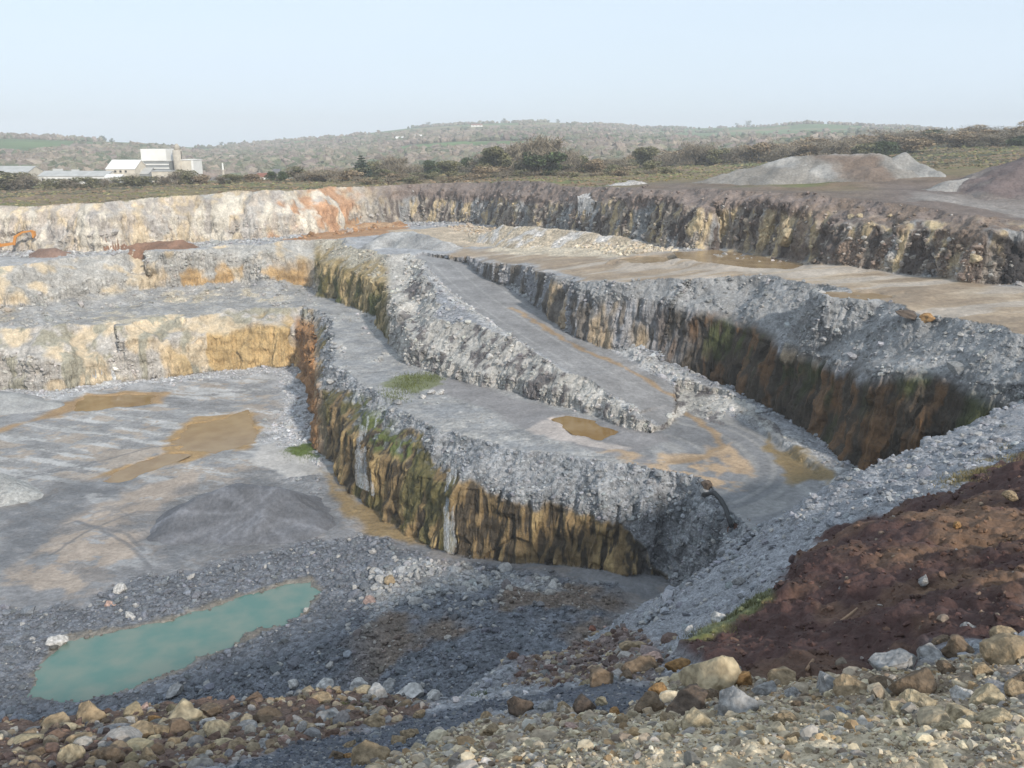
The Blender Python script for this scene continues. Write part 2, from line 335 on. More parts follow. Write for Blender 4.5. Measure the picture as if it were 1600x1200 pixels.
def ground_material(name, near=False):
    m, t, b = node_mat(name); lk = t.links.new
    col = N(t, 'ShaderNodeAttribute', attribute_name='Col'); rub = N(t, 'ShaderNodeAttribute', attribute_name='rub'); wet = N(t, 'ShaderNodeAttribute', attribute_name='wet')
    geo = N(t, 'ShaderNodeNewGeometry'); pos = geo.outputs['Position']
    def vor(sc, seed=0):
        v = N(t, 'ShaderNodeTexVoronoi', feature='F1'); v.inputs['Scale'].default_value = sc; v.inputs['Randomness'].default_value = 1; lk(pos, v.inputs['Vector']); return v
    def noi(sc, det=4, rough=0.55):
        v = N(t, 'ShaderNodeTexNoise'); v.inputs['Scale'].default_value = sc; v.inputs['Detail'].default_value = det; v.inputs['Roughness'].default_value = rough; lk(pos, v.inputs['Vector']); return v
    s1, s2 = (7.0, 22.0) if near else (1.5, 4.5)
    v1, v2 = vor(s1), vor(s2); n1, n2 = noi(0.22 if not near else 1.4, 5), noi(2.2 if not near else 14.0, 5, 0.7)
    # brightness of each stone and of the patches between
    sep1 = N(t, 'ShaderNodeSeparateColor'); lk(v1.outputs['Color'], sep1.inputs[0]); sep2 = N(t, 'ShaderNodeSeparateColor'); lk(v2.outputs['Color'], sep2.inputs[0])
    stone = math_(t, 'MULTIPLY', mul_map(t, sep1.outputs[0], 0.74, 1.26), mul_map(t, sep2.outputs[0], 0.74, 1.28))
    mixf = N(t, 'ShaderNodeMix', data_type='FLOAT'); lk(rub.outputs['Fac'], mixf.inputs[0]); mixf.inputs[2].default_value = 1.0; lk(stone, mixf.inputs[3])
    stp = N(t, 'ShaderNodeAttribute', attribute_name='stp'); mpc = N(t, 'ShaderNodeMapping'); mpc.inputs['Scale'].default_value = (1, 1, .62); mpc.inputs['Rotation'].default_value = (.12, .1, .3)
    nw_ = noi(.8, 3); av = N(t, 'ShaderNodeVectorMath', operation='MULTIPLY_ADD'); lk(nw_.outputs['Color'], av.inputs[0]); av.inputs[1].default_value = (1.4, 1.4, 1.4); lk(pos, av.inputs[2]); lk(av.outputs[0], mpc.inputs[0])
    cr = []
    for sc_ in (.38, 1.1):
        ve = N(t, 'ShaderNodeTexVoronoi', feature='DISTANCE_TO_EDGE'); ve.inputs['Scale'].default_value = sc_; lk(mpc.outputs[0], ve.inputs['Vector']); cr.append(mul_map(t, ve.outputs['Distance'], .74, 1.0, 0.0, .06))
    crack = math_(t, 'MULTIPLY', cr[0], cr[1]); mc = N(t, 'ShaderNodeMix', data_type='FLOAT'); lk(stp.outputs['Fac'], mc.inputs[0]); mc.inputs[2].default_value = 1.0; lk(crack, mc.inputs[3])
    cellc = N(t, 'ShaderNodeTexVoronoi', feature='F1'); cellc.inputs['Scale'].default_value = .55; lk(mpc.outputs[0], cellc.inputs['Vector']); sc3 = N(t, 'ShaderNodeSeparateColor'); lk(cellc.outputs['Color'], sc3.inputs[0])
    mcc = N(t, 'ShaderNodeMix', data_type='FLOAT'); lk(stp.outputs['Fac'], mcc.inputs[0]); mcc.inputs[2].default_value = 1.0; lk(mul_map(t, sc3.outputs[0], .84, 1.18), mcc.inputs[3])
    f = math_(t, 'MULTIPLY', mixf.outputs[0], math_(t, 'MULTIPLY', mc.outputs[0], mcc.outputs[0]))
    f = math_(t, 'MULTIPLY', f, mul_map(t, n1.outputs[0], 0.72, 1.28, 0.25, 0.75)); f = math_(t, 'MULTIPLY', f, mul_map(t, n2.outputs[0], 0.7, 1.3, 0.25, 0.75))
    c = scale_col(t, col.outputs['Color'], f); lk(c, b.inputs['Base Color'])
    lk(math_(t, 'SUBTRACT', 0.93, math_(t, 'MULTIPLY', wet.outputs['Fac'], 0.6)), b.inputs['Roughness'])
    b.inputs['Specular IOR Level'].default_value = 0.3
    h = math_(t, 'ADD', math_(t, 'MULTIPLY', v1.outputs['Distance'], -1.0), math_(t, 'MULTIPLY', v2.outputs['Distance'], -0.4))
    h = math_(t, 'MULTIPLY', h, math_(t, 'ADD', rub.outputs['Fac'], 0.03)); h = math_(t, 'ADD', h, math_(t, 'MULTIPLY', n2.outputs[0], 0.55)); h = math_(t, 'ADD', h, math_(t, 'MULTIPLY', mc.outputs[0], .5))
    bp = N(t, 'ShaderNodeBump'); bp.inputs['Strength'].default_value = 0.8; bp.inputs['Distance'].default_value = 0.35 if not near else 0.07
    lk(h, bp.inputs['Height']); lk(bp.outputs[0], b.inputs['Normal'])
    return m
M_GROUND = ground_material('quarry_ground'); M_NEAR = ground_material('near_ground', True)
def simple_mat(name, col, rough=0.8, var=0.25, sc=3.0, metal=0.0, bump=0.02, obj_coords=True):
    m, t, b = node_mat(name); lk = t.links.new
    tcn = N(t, 'ShaderNodeTexCoord'); n = N(t, 'ShaderNodeTexNoise'); n.inputs['Scale'].default_value = sc; n.inputs['Detail'].default_value = 6; lk(tcn.outputs['Object'], n.inputs['Vector'])
    rgb = N(t, 'ShaderNodeRGB'); rgb.outputs[0].default_value = (*col, 1)
    lk(scale_col(t, rgb.outputs[0], mul_map(t, n.outputs[0], 1 - var, 1 + var, 0.3, 0.7)), b.inputs['Base Color'])
    b.inputs['Roughness'].default_value = rough; b.inputs['Metallic'].default_value = metal; b.inputs['Specular IOR Level'].default_value = 0.3
    if bump:
        bp = N(t, 'ShaderNodeBump'); bp.inputs['Strength'].default_value = 0.7; bp.inputs['Distance'].default_value = bump; lk(n.outputs[0], bp.inputs['Height']); lk(bp.outputs[0], b.inputs['Normal'])
    return m
def attr_mat(name, var=0.25, sc=3.0, rough=0.9, bump=0.05):
    m, t, b = node_mat(name); lk = t.links.new
    a = N(t, 'ShaderNodeAttribute', attribute_name='Col'); geo = N(t, 'ShaderNodeNewGeometry'); n = N(t, 'ShaderNodeTexNoise'); n.inputs['Scale'].default_value = sc; n.inputs['Detail'].default_value = 6
    lk(geo.outputs['Position'], n.inputs['Vector']); lk(scale_col(t, a.outputs['Color'], mul_map(t, n.outputs[0], 1 - var, 1 + var, 0.3, 0.7)), b.inputs['Base Color'])
    b.inputs['Roughness'].default_value = rough; b.inputs['Specular IOR Level'].default_value = 0.25
    bp = N(t, 'ShaderNodeBump'); bp.inputs['Strength'].default_value = 0.7; bp.inputs['Distance'].default_value = bump; lk(n.outputs[0], bp.inputs['Height']); lk(bp.outputs[0], b.inputs['Normal'])
    return m
M_STONES = attr_mat('loose_stone', 0.3, 5.0, bump=0.05); M_STONES_NEAR = attr_mat('near_stone', 0.3, 22.0, bump=0.02)
M_LEAF = attr_mat('foliage', 0.3, 0.8, bump=0.0)

# ------------------------------------------------------------------ adaptive terrain mesh
def refine(x0, x1, y0, y1, cell, lod, levels):
    nx, ny = int((x1 - x0) / cell) + 1, int((y1 - y0) / cell) + 1
    gx, gy = np.meshgrid(np.linspace(x0, x1, nx), np.linspace(y0, y1, ny)); V = np.stack([gx.ravel(), gy.ravel(), terrain(gx.ravel(), gy.ravel())], 1)
    i = (np.arange(ny - 1)[:, None] * nx + np.arange(nx - 1)[None]).ravel()
    T = np.concatenate([np.stack([i, i + 1, i + nx + 1], 1), np.stack([i, i + nx + 1, i + nx], 1)])
    for lv in range(levels):
        E = np.concatenate([T[:, [0, 1]], T[:, [1, 2]], T[:, [2, 0]]]); Es = np.sort(E, 1)
        key = Es[:, 0].astype(np.int64) * len(V) + Es[:, 1]; uk, inv = np.unique(key, return_inverse=True)
        a, b = uk // len(V), uk % len(V); A, B = V[a], V[b]; mark = lod(A, B)
        if not mark.any(): break
        inv = inv.reshape(3, -1).T                    # edge id per triangle corner pair
        # keep triangles well shaped: if any edge is marked, also mark the longest
        ln = np.linalg.norm(A[:, :2] - B[:, :2], axis=1)
        for _ in range(4):
            tm = mark[inv]; anym = tm.any(1); lg = inv[np.arange(len(T)), np.argmax(ln[inv], 1)]
            before = mark.sum(); mark[lg[anym]] = True
            if mark.sum() == before: break
        mid = np.full(len(uk), -1, np.int64); mi = np.nonzero(mark)[0]; mid[mi] = len(V) + np.arange(len(mi))
        mxy = (A[mi, :2] + B[mi, :2]) / 2; V = np.concatenate([V, np.column_stack([mxy, terrain(mxy[:, 0], mxy[:, 1])])])
        m = mid[inv]; c = (m >= 0); code = c[:, 0] * 1 + c[:, 1] * 2 + c[:, 2] * 4; out = [T[code == 0]]
        for r in range(3):                                # one edge split, each rotation
            s = code == (1 << r); t = np.roll(T[s], -r, 1); e = np.roll(m[s], -r, 1)
            out += [np.stack([t[:, 0], e[:, 0], t[:, 2]], 1), np.stack([e[:, 0], t[:, 1], t[:, 2]], 1)]
            s = code == ((1 << r) | (1 << ((r + 1) % 3))); t = np.roll(T[s], -r, 1); e = np.roll(m[s], -r, 1)
            out += [np.stack([e[:, 0], t[:, 1], e[:, 1]], 1), np.stack([t[:, 0], e[:, 0], e[:, 1]], 1), np.stack([t[:, 0], e[:, 1], t[:, 2]], 1)]
        s = code == 7; t = T[s]; e = m[s]
        out += [np.stack([t[:, 0], e[:, 0], e[:, 2]], 1), np.stack([e[:, 0], t[:, 1], e[:, 1]], 1), np.stack([e[:, 2], e[:, 1], t[:, 2]], 1), np.stack([e[:, 0], e[:, 1], e[:, 2]], 1)]
        T = np.concatenate(out)
    return V, T
def lod(A, B, k=2.7 / 886):
    C = (A + B) / 2; d = np.linalg.norm(C, axis=1) + 1e-6; e = B - A; v = C / d[:, None]
    par = np.abs((e * v).sum(1)); ln = np.linalg.norm(e, axis=1); perp = np.sqrt(np.maximum(ln ** 2 - par ** 2, 0))
    az = np.degrees(np.arctan2(np.abs(C[:, 0]), C[:, 1])); off = np.where(az < 34, 1.0, np.where(az < 45, 2.5, 10.0))
    off = off * np.where(np.degrees(np.arctan2(-C[:, 2], np.hypot(C[:, 0], C[:, 1]))) > 43, 3, 1)
    return (perp + 0.26 * par) / d > k * off * np.where(d < 30, 1.25, 1)
V, T = refine(-270, 260, -70, 500, 8.0, lod, 11)
print('terrain verts', len(V), 'tris', len(T), round(time.time() - T0, 1))
print("T refine", time.time()-T0)

def tri_normals(V, T):
    n = np.cross(V[T[:, 1]] - V[T[:, 0]], V[T[:, 2]] - V[T[:, 0]]); vn_ = np.zeros_like(V)
    for k in range(3): 
        for c in range(3): vn_[:, c] += np.bincount(T[:, k], n[:, c], len(V))
    return vn_ / (np.linalg.norm(vn_, axis=1)[:, None] + 1e-12)
Z, IDX, S, SU, SM, SR, SF, SN = terrain(V[:, 0], V[:, 1], full=True)
NRM = tri_normals(V, T); X, Y = V[:, 0].copy(), V[:, 1].copy(); steep = 1 - NRM[:, 2]
UB = 800 + F_PX * X / np.maximum(Y, 20)
def zone(poly_px, soft=0.6, warp=1.0, ws=3.0, seed=50, z=None):
    """plan polygon (corner points found on the ground) -> mask, with an uneven edge"""
    P_ = hits(poly_px) if z is None else np.array([P(u, v, z) for u, v in poly_px])
    x0, y0 = P_[:, :2].min(0) - 5; x1, y1 = P_[:, :2].max(0) + 5
    m = np.zeros(len(X)); s = (X > x0) & (X < x1) & (Y > y0) & (Y < y1)
    xx, yy = X[s], Y[s]
    d = sdp(xx + warp * fbm(xx / ws, yy / ws, o=3, seed=seed), yy + warp * 1.4 * fbm(xx / ws, yy / ws, o=3, seed=seed + 9), P_[:, :2])
    m[s] = ss(soft, -soft, d); return m
_fbm, _worley, _vn = fbm, worley, vn
def fbm(x, y, z=0.0, o=4, seed=0, g=0.5): return par(_fbm, x, y, z, o=o, seed=seed, g=g) if np.size(x) > 60000 else _fbm(x, y, z, o, seed, g)
C3 = lambda *c: np.array(c)[None, :]
col = np.zeros((len(V), 3)); rub = np.zeros(len(V)); wet = np.zeros(len(V))
def put(c, m, r=None, wv=None):
    global col, rub, wet
    m = np.asarray(m, float); col = col * (1 - m[:, None]) + np.broadcast_to(c, col.shape) * m[:, None]
    if r is not None: rub = rub * (1 - m) + r * m
    if wv is not None: wet = wet * (1 - m) + wv * m
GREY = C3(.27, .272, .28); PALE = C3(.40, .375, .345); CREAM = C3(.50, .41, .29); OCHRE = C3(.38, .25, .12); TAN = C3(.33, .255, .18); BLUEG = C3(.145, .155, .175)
SOIL = C3(.074, .042, .037); SOIL_LIT = C3(.15, .092, .06); DARK = C3(.040, .030, .020); MOSS = C3(.075, .083, .028); GRASS = C3(.12, .125, .045); RUBG = C3(.235, .24, .255)
col[:] = GREY; rub[:] = .5
i = IDX
n_a = fbm(X / 6, Y / 6, Z / 6, o=4, seed=60); n_b = fbm(X / 2.2, Y / 2.2, Z / 5, o=4, seed=61); n_c = fbm(X / 14, Y / 14, o=3, seed=62)
rib3 = fbm(X / .6, Y / .6, Z / 9, o=3, seed=67); rib = fbm(X / 1.3, Y / 1.3, Z / 12, o=3, seed=63); rib2 = fbm(X / 3.5, Y / 3.5, Z / 18, o=3, seed=64); n_d = fbm(X / .8, Y / .8, Z / .8, o=2, seed=65)
# land beyond the rim
L0 = i == 0
put(C3(.17, .135, .075), L0, .1, 0); put(C3(.12, .13, .05), L0 * ss(-.1, .5, n_c + .25 * n_a), .1); put(C3(.19, .135, .085), L0 * ss(-.05, .4, fbm(X / 22, Y / 8, o=3, seed=70)), .1); put(C3(.06, .06, .03), L0 * (Y > 240) * ss(.25, .45, fbm(X / 30, Y / 5, o=3, seed=71)), .3)
put(C3(.24, .22, .21), L0 * ss(7, 2, SU + 2 * n_a) * ss(560, 700, UB), .5)
put(C3(.15, .12, .10), L0 * ss(940, 1060, UB) * ss(30, 8, SU + 5 * n_a), .3)
put(C3(.15, .12, .105), L0 * ss(1280, 1400, UB) * ss(60, 30, SU), .3); put(C3(.23, .21, .195), L0 * ss(1380, 1440, UB) * ss(35, 15, SU) * ss(.0, .3, fbm(X / 9, Y / 9, o=4, seed=72)), .4)
# upper wall
W = (i == 1) & (S > 0.0)
put(PALE, W, .3, 0); left = ss(640, 540, UB)
put(CREAM * 1.05, W * left * ss(-.35, .1, n_a), .15); put(C3(.43, .375, .32), W * left * ss(.05, .4, n_b), .3); put(C3(.56, .51, .43), W * left * ss(.1, .35, rib2), .15); put(C3(.34, .31, .29), W * left * ss(.15, .4, -n_b) * .7, .3)
put(C3(.42, .25, .15), W * left * ss(380, 440, UB) * ss(0, .3, n_a + .1), .2)
rgt = 1 - left
put(C3(.27, .235, .20), W * rgt, .35); put(C3(.44, .35, .22), W * rgt * ss(.0, .3, rib + .3 * rib2), .2); put(C3(.26, .26, .26), W * rgt * ss(.1, .4, rib2), .3); put(C3(.11, .09, .08), W * rgt * ss(.1, .4, -rib), .2)
put(C3(.20, .16, .14), W * rgt * ss(.50, .62, (Z - Uz(X, Y)) / 12 + .12 * n_a), .4); put(C3(.19, .145, .115), W * ss(1080, 1280, UB) * ss(-.1, .4, n_b), .5)
put(C3(.05, .045, .045), W * ss(1530, 1560, UB + 30 * n_b) * ss(.62, .5, (Z - Uz(X, Y)) / 9 + .2 * n_a), .3)  # shade of the dark recess at the right end, painted into the wall
# upper level floor
Fl = (i == 1) & (S <= 0)
put(GREY * 1.2, Fl, .45, 0)
put(TAN, zone([(700, 384), (760, 392), (900, 400), (1100, 408), (1250, 412), (1500, 440), (1640, 470), (1640, 510), (1480, 500), (1300, 482), (1100, 452), (900, 424), (760, 402), (700, 408)], 2.0, 2.0, 8) * Fl, .05, .3)
put(TAN, Fl * ss(735, 760, UB) * ss(-2, -5, SU) * ss(1.2, 3.0, SR - 9 * 0 - np.where(SR < 2.5, 0, 0) + n_b - 1.0) * (Y < 190), .08, .2)
put(C3(.42, .35, .27), zone([(1150, 408), (1500, 440), (1640, 470), (1640, 480), (1400, 455), (1180, 425)], 3, 3, 9, seed=56) * Fl * .7, .05, .3)
_ts = fbm(X / 16 + Y / 60, Y / 3.2 - X / 14, o=4, seed=175); put(C3(.24, .18, .125), Fl * ss(735, 760, UB) * ss(.05, .35, _ts) * .7, .05, .6); put(C3(.40, .36, .32), Fl * ss(735, 760, UB) * ss(.1, .4, -_ts) * .6, .2, .1)
put(C3(.50, .43, .33), zone([(720, 372), (800, 356), (950, 372), (1050, 392), (950, 402), (800, 398)], 1, 2, 5) * Fl, .7)
put(C3(.33, .19, .10), zone([(430, 376), (520, 356), (600, 352), (640, 356), (600, 368), (480, 380)], 1, 2, 5, seed=52) * Fl, .3)
put(C3(.44, .36, .27), zone([(600, 360), (740, 352), (800, 362), (760, 384), (690, 384)], 1, 2, 5, seed=53) * Fl, .6)
put(C3(.36, .35, .34), Fl * ss(460, 300, UB) * (0.6 + .3 * n_a), .6)
# road and its wall
R = (i == 2) & (S <= 0); put(RUBG * 1.1, R, .8, .0)
_, rd0 = par(near_line, X, Y, pts=ROAD); rd = rd0 + .5 * n_b
put(C3(.23, .225, .225), R * ss(5.6, 4.8, rd), .08, .15)
put(C3(.29, .285, .28), R * ss(5.6, 4.8, rd) * ss(.1, .5, vn(rd0 * 1.6, X * .03, seed=170)), .06, .1)
put(C3(.36, .355, .35), R * ss(5.0, 6.2, rd) * ss(9, 7, rd), .8, 0)
W = (i == 2) & (S > 0); hR = (Z - near_line(X, Y, ROAD)[0]) / np.interp(UB, [700, 900, 1100, 1300, 1450], [6, 7, 9, 10, 12.5])
put(C3(.25, .25, .26), W, .5, 0); put(C3(.32, .25, .17), W * ss(-.05, .3, rib2), .3); put(C3(.13, .115, .10), W * ss(.0, .35, -rib), .3)
mo = ss(980, 1130, UB) * ss(1.0, .82, hR + .22 * n_a + .16 * rib + .2 * ss(1225, 1240, UB) * ss(1262, 1250, UB))
put(DARK * 1.2, W * mo, .15, .5); put(C3(.13, .07, .03), W * mo * ss(.0, .4, rib), .1, .5); put(MOSS * .55, W * mo * ss(.02, .3, rib2), .1, .4)
put(MOSS * .8, W * ss(1090, 1120, UB) * ss(1215, 1190, UB) * ss(.40, .6, hR + .3 * n_b) * ss(.9, .7, hR + .2 * rib) * ss(-.15, .15, rib3 + .3 * rib), .1, .3)
put(C3(.25, .25, .25), W * ss(.78, .98, hR + .12 * n_a), .6)
# middle bench
WR = (i == 3) & (S > 4.5) & (UB > 1062) & (X > 8) & (Z > Mz(X, Y) + 4.0)
B = (i == 3) & (S <= 0); put(C3(.29, .285, .28), B, .45, 0); put(C3(.36, .35, .335), B * ss(.05, .4, n_a), .5); put(C3(.34, .32, .29), B * ss(500, 440, UB) * ss(-.4, .2, n_b), .85); put(C3(.42, .37, .29), B * ss(480, 400, UB) * ss(.1, .4, n_a), .7); put(C3(.22, .225, .235), B * ss(.0, .4, n_b) * .7, .3)
W = (i == 3) & (S > 0); hM = (Z - Mz(X, Y)) / 10
put(C3(.36, .345, .32), W, .55, 0); lf = ss(500, 470, UB)
put(CREAM * .95, W * lf * ss(.0, .3, n_a), .3); put(OCHRE, W * ss(220, 290, UB) * lf * ss(.75, .45, hM + .2 * n_b) * ss(-.2, .2, rib2 + n_a), .15, .2)
pr = ss(488, 498, UB) * ss(612, 596, UB) * (Y > 150)
put(C3(.36, .33, .27), W * pr, .7, 0); put(C3(.33, .25, .13), W * pr * ss(.95, .7, hM + .25 * n_b), .4, .3); put(C3(.10, .085, .03), W * pr * ss(.9, .6, hM) * ss(-.1, .25, rib), .1, .4); put(MOSS, W * pr * ss(.6, .3, hM) * ss(.05, .3, rib2), .1, .3)
put(C3(.13, .12, .12), W * ss(600, 640, UB) * ss(.1, .4, rib + .4 * n_b), .6); put(C3(.44, .42, .39), W * ss(600, 640, UB) * ss(.15, .4, n_a), .6)
hR = (Z - Mz(X, Y)) / np.interp(UB, [700, 900, 1100, 1300, 1450], [6, 7, 9, 10, 12.5]); put(C3(.22, .225, .235), WR, .7, 0); mo = ss(1.0, .78, hR + .18 * n_a + .14 * rib) * (hR > .12 + .1 * n_b)
put(DARK * 1.1, WR * mo, .15, .5); put(C3(.12, .065, .03), WR * mo * ss(.0, .4, rib), .1, .5); put(MOSS * .5, WR * mo * ss(.02, .3, rib2), .1, .4)
# lower wall
W = (i == 4) & (S > 0); hF = (Z - FZ) / 12; lf = ss(500, 480, UB)
put(PALE, W, .5, 0); put(CREAM * 1.02, W * lf * ss(-.15, .2, n_a), .3); put(C3(.30, .28, .22), W * lf * ss(.1, .4, n_b) , .4)
put(C3(.44, .31, .15), W * ss(200, 300, UB) * lf * ss(.78, .62, hF + .15 * n_a) * ss(-.22, .02, rib2 + .4 * n_a + .35 * ss(300, 420, UB)), .12, .2)
put(C3(.30, .16, .07), W * ss(448, 462, UB) * lf * ss(.85, .7, hF), .15, .3)
rg = 1 - lf; edge = hF + .16 * n_a + .07 * rib + .05 * n_b
put(C3(.27, .275, .285), W * rg, .85, 0)
lowm = ss(.70, .62, edge + .06 * ss(800, 950, UB) + .45 * ss(985, 1060, UB + 40 * n_a) - .12 * ss(760, 620, UB))
put(C3(.21, .145, .07), W * rg * lowm, .12, .4); put(C3(.33, .235, .11), W * rg * lowm * ss(.05, .35, rib + .3 * n_b), .1, .4); put(C3(.06, .045, .028), W * rg * lowm * ss(.02, .25, -rib3 - .2 * rib2), .1, .5)
put(C3(.09, .085, .03), W * rg * lowm * ss(.08, .3, rib2) * ss(860, 700, UB) * .8, .1, .4)
put(C3(.10, .12, .035), W * ss(-.3, .1, rib3 + n_b) * ss(535, 560, UB) * ss(650, 630, UB) * ss(.60, .68, hF + .08 * n_b) * ss(.9, .78, hF + .08 * n_b), .1, .2)
put(C3(.13, .13, .135), W * ss(1000, 1060, UB) * ss(.0, .4, n_b), .7)
put(C3(.16, .17, .18), (W & (UB > 480)) * ss(.15, .35, n_d) * ss(.6, .7, edge) * .8, .9)
# pit floor
B = (i == 4) & (S <= 0); st = fbm((X * .8 - Y * .3) / 7 + .5 * n_b, (X * .35 + Y * .9) / 1.7, o=5, seed=80, g=.6); sq = fbm(X / 3.5, Y / 2.4, o=5, seed=84, g=.62)
put(C3(.265, .262, .262), B, .15, .3); put(C3(.33, .32, .305), B * ss(.05, .3, st) * .6, .1, .2); put(C3(.19, .19, .198), B * ss(.1, .4, -st) * .45, .2, .6); put(C3(.33, .275, .225), B * ss(.02, .22, sq + .5 * n_c) * .8, .1, .3); put(C3(.21, .205, .205), B * ss(.15, .32, -sq) * .7, .5, .2)
put(C3(.40, .395, .39), B * ss(.32, .42, st + .3 * sq), .02, .7); put(C3(.165, .165, .175), B * ss(125, 96, Y + 10 * n_c) * .6, .2, .5)  # last put: damp near floor, darkened further to carry the dull shade there
put(C3(.40, .40, .41), B * ss(-9, -3, SF + 2 * n_a) * ss(500, 470, UB), .9, 0)
put(C3(.31, .20, .10), B * zone([(90, 640), (130, 615), (260, 614), (250, 632), (150, 640), (0, 668), (0, 678)], .8, 1, 4) , .05, .5)
put(C3(.31, .20, .09), B * zone([(270, 680), (300, 655), (390, 640), (405, 690), (330, 712), (160, 752), (150, 745), (270, 705)], .8, 1.5, 4, seed=54), .05, .5)
put(C3(.33, .275, .23), B * zone([(330, 735), (310, 760), (250, 790), (190, 880), (110, 925), (0, 925), (0, 895), (60, 850), (110, 810), (200, 770), (290, 735)], .7, 1.6, 4, seed=55) * ss(.45, .1, sq * 1.3 - .1), .05, .3)
put(C3(.12, .125, .135), B * zone([(0, 800), (130, 740), (200, 755), (120, 800), (80, 850), (0, 900)], 2.0, 2.5, 4, seed=57) * .75 * ss(-.35, .0, sq + .2), .2, .5)
put(C3(.13, .135, .145), B * zone([(200, 810), (290, 760), (400, 735), (520, 745), (540, 800), (480, 850), (320, 880), (240, 890)], 2.0, 2.2, 4, seed=58) * .7 * ss(-.35, .0, sq + .2), .4, .3)
put(C3(.42, .40, .38), B * zone([(385, 720), (420, 690), (480, 710), (500, 740), (450, 745)], .5, .8, 3, seed=59), .02, .5)
put(C3(.24, .17, .085), B * zone([(500, 735), (560, 770), (680, 850), (620, 845), (560, 830), (540, 790)], .8, 1.2, 3, seed=81), .3, .5)
put(C3(.10, .14, .03), B * zone([(455, 700), (490, 690), (500, 715), (460, 712)], .5, 1.2, 2, seed=82), .1)
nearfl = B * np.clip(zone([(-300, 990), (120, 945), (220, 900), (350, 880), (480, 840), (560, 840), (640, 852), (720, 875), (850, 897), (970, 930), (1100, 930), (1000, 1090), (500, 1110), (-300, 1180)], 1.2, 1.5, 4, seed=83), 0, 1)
put(BLUEG * .95, nearfl, .95, .1); put(C3(.17, .135, .11), nearfl * ss(.1, .5, n_a) * ss(450, 600, UB), .9)  # blue grey rubble, its tone lowered to paint in the dull near shade
put(C3(.33, .335, .34), nearfl * zone([(600, 870), (700, 880), (860, 905), (900, 930), (700, 935), (600, 960)], 1, 2, 5, seed=84) * .7, 1)
_pd = np.full(len(X), 99.); _pm = (Y < 100) & (i == 4); _pd[_pm] = sdp(X[_pm] + .5 * fbm(X[_pm], Y[_pm], o=3, seed=181), Y[_pm], POOL)
put(C3(.17, .15, .12), ss(.8, .1, _pd) * .8, .4, .7)
for _r in ([(60, 830), (120, 812), (200, 850), (235, 885)], [(80, 868), (130, 835), (215, 800), (260, 800)], [(0, 752), (120, 728), (240, 700), (330, 690)], [(120, 812), (160, 828), (200, 836), (225, 862)]):
    _q = [P(u, v, FZ) for u, v in _r]; _, _d = par(near_line, X + .25 * vn(X / 5, Y / 5, seed=182), Y, pts=_q); _e = ss(.9, .3, np.abs(_d))
    put(C3(.12, .122, .13), B * ss(.38, .14, np.abs(_d)) * .6, .2, .4)
# bench colours: silt, moss, puddle rims
B3 = ((i == 3) | (i == 2)) & (S <= 0)
put(C3(.22, .21, .21), B3 * zone([(700, 590), (860, 640), (1040, 680), (1110, 700), (1180, 760), (1150, 800), (1080, 760), (900, 700), (760, 640), (660, 600)], .8, 1, 4, seed=85), .06, .3)
_rz = zone([(1035, 650), (1080, 628), (1130, 640), (1190, 672), (1250, 735), (1262, 790), (1190, 815), (1120, 785), (1060, 745), (1000, 706), (1040, 690)], .8, 1.2, 4, seed=171)
put(C3(.19, .19, .195), B3 * _rz, .1, .25); put(C3(.25, .245, .24), B3 * _rz * ss(.05, .4, vn(np.hypot(X - 12, Y - 92) * 1.3, 0 * X, seed=172) + .3 * n_a), .06, .2)
put(C3(.42, .37, .34), B3 * zone([(825, 672), (868, 657), (905, 672), (925, 688), (990, 700), (960, 705), (880, 690)], .4, .6, 2, seed=173), .02, .4)
put(C3(.40, .29, .19), B3 * zone([(940, 705), (1060, 712), (1130, 690), (1170, 740), (1180, 760), (1110, 762), (1000, 735)], .6, 1.2, 3, seed=86) * ss(-.25, .15, n_b + .15), .05, .4)
_l = [P(u, v, z) for u, v, z in [(800, 480, -26), (900, 540, -28), (1000, 588, -30), (1070, 625, -31.3), (1110, 660, -32), (1130, 690, -32.6), (1100, 712, -32.9), (1050, 722, -32.9)]]
_, sd_ = near_line(X + .5 * vn(X / 1.5, Y / 1.5, seed=90), Y, _l); put(C3(.30, .21, .125), B3 * ss(.8, .15, sd_ + .3 * n_b) * .95, .05, .5)
put(C3(.13, .145, .05), B3 * zone([(620, 590), (680, 580), (700, 600), (650, 615), (600, 600)], .6, 1, 2, seed=87) * .8, .1)
put(C3(.22, .16, .08), B3 * zone([(1200, 680), (1240, 700), (1300, 740), (1250, 760), (1200, 720)], .6, 1, 2, seed=88), .1, .5)
# near bank
Nn = i == 5
put(RUBG * 1.05, Nn, .9, 0)
soil = zone([(1045, 1030), (1100, 992), (1200, 924), (1292, 824), (1400, 802), (1500, 760), (1640, 690), (1640, 990), (1500, 1005), (1400, 1050), (1200, 1060), (1100, 1050)], .15, .25, 1.2, seed=91) * Nn
put(SOIL, soil, .3, 0); put(SOIL_LIT, soil * np.clip(zone([(1430, 800), (1640, 840), (1640, 870), (1420, 880)], .4, .8, 1.5, seed=92) + zone([(1500, 890), (1640, 880), (1640, 960), (1480, 960)], .4, .8, 1.5, seed=93) + .5 * ss(.3, .7, fbm(X, Y, o=3, seed=94)), 0, 1), .3)  # lighter soil tone paints the sunlit patches, plus some random mottling
put(C3(.14, .15, .05), Nn * zone([(1060, 1010), (1200, 920), (1210, 940), (1090, 1012)], .12, .2, 1, seed=95) * .8, .3)
fg = zone([(-200, 1100), (60, 1115), (250, 1090), (450, 1075), (520, 1060), (690, 1085), (700, 1100), (600, 1130), (440, 1170), (300, 1215), (-200, 1240)], .25, .5, 1.5, seed=96) * Nn
put(C3(.14, .095, .075), fg, .8); 
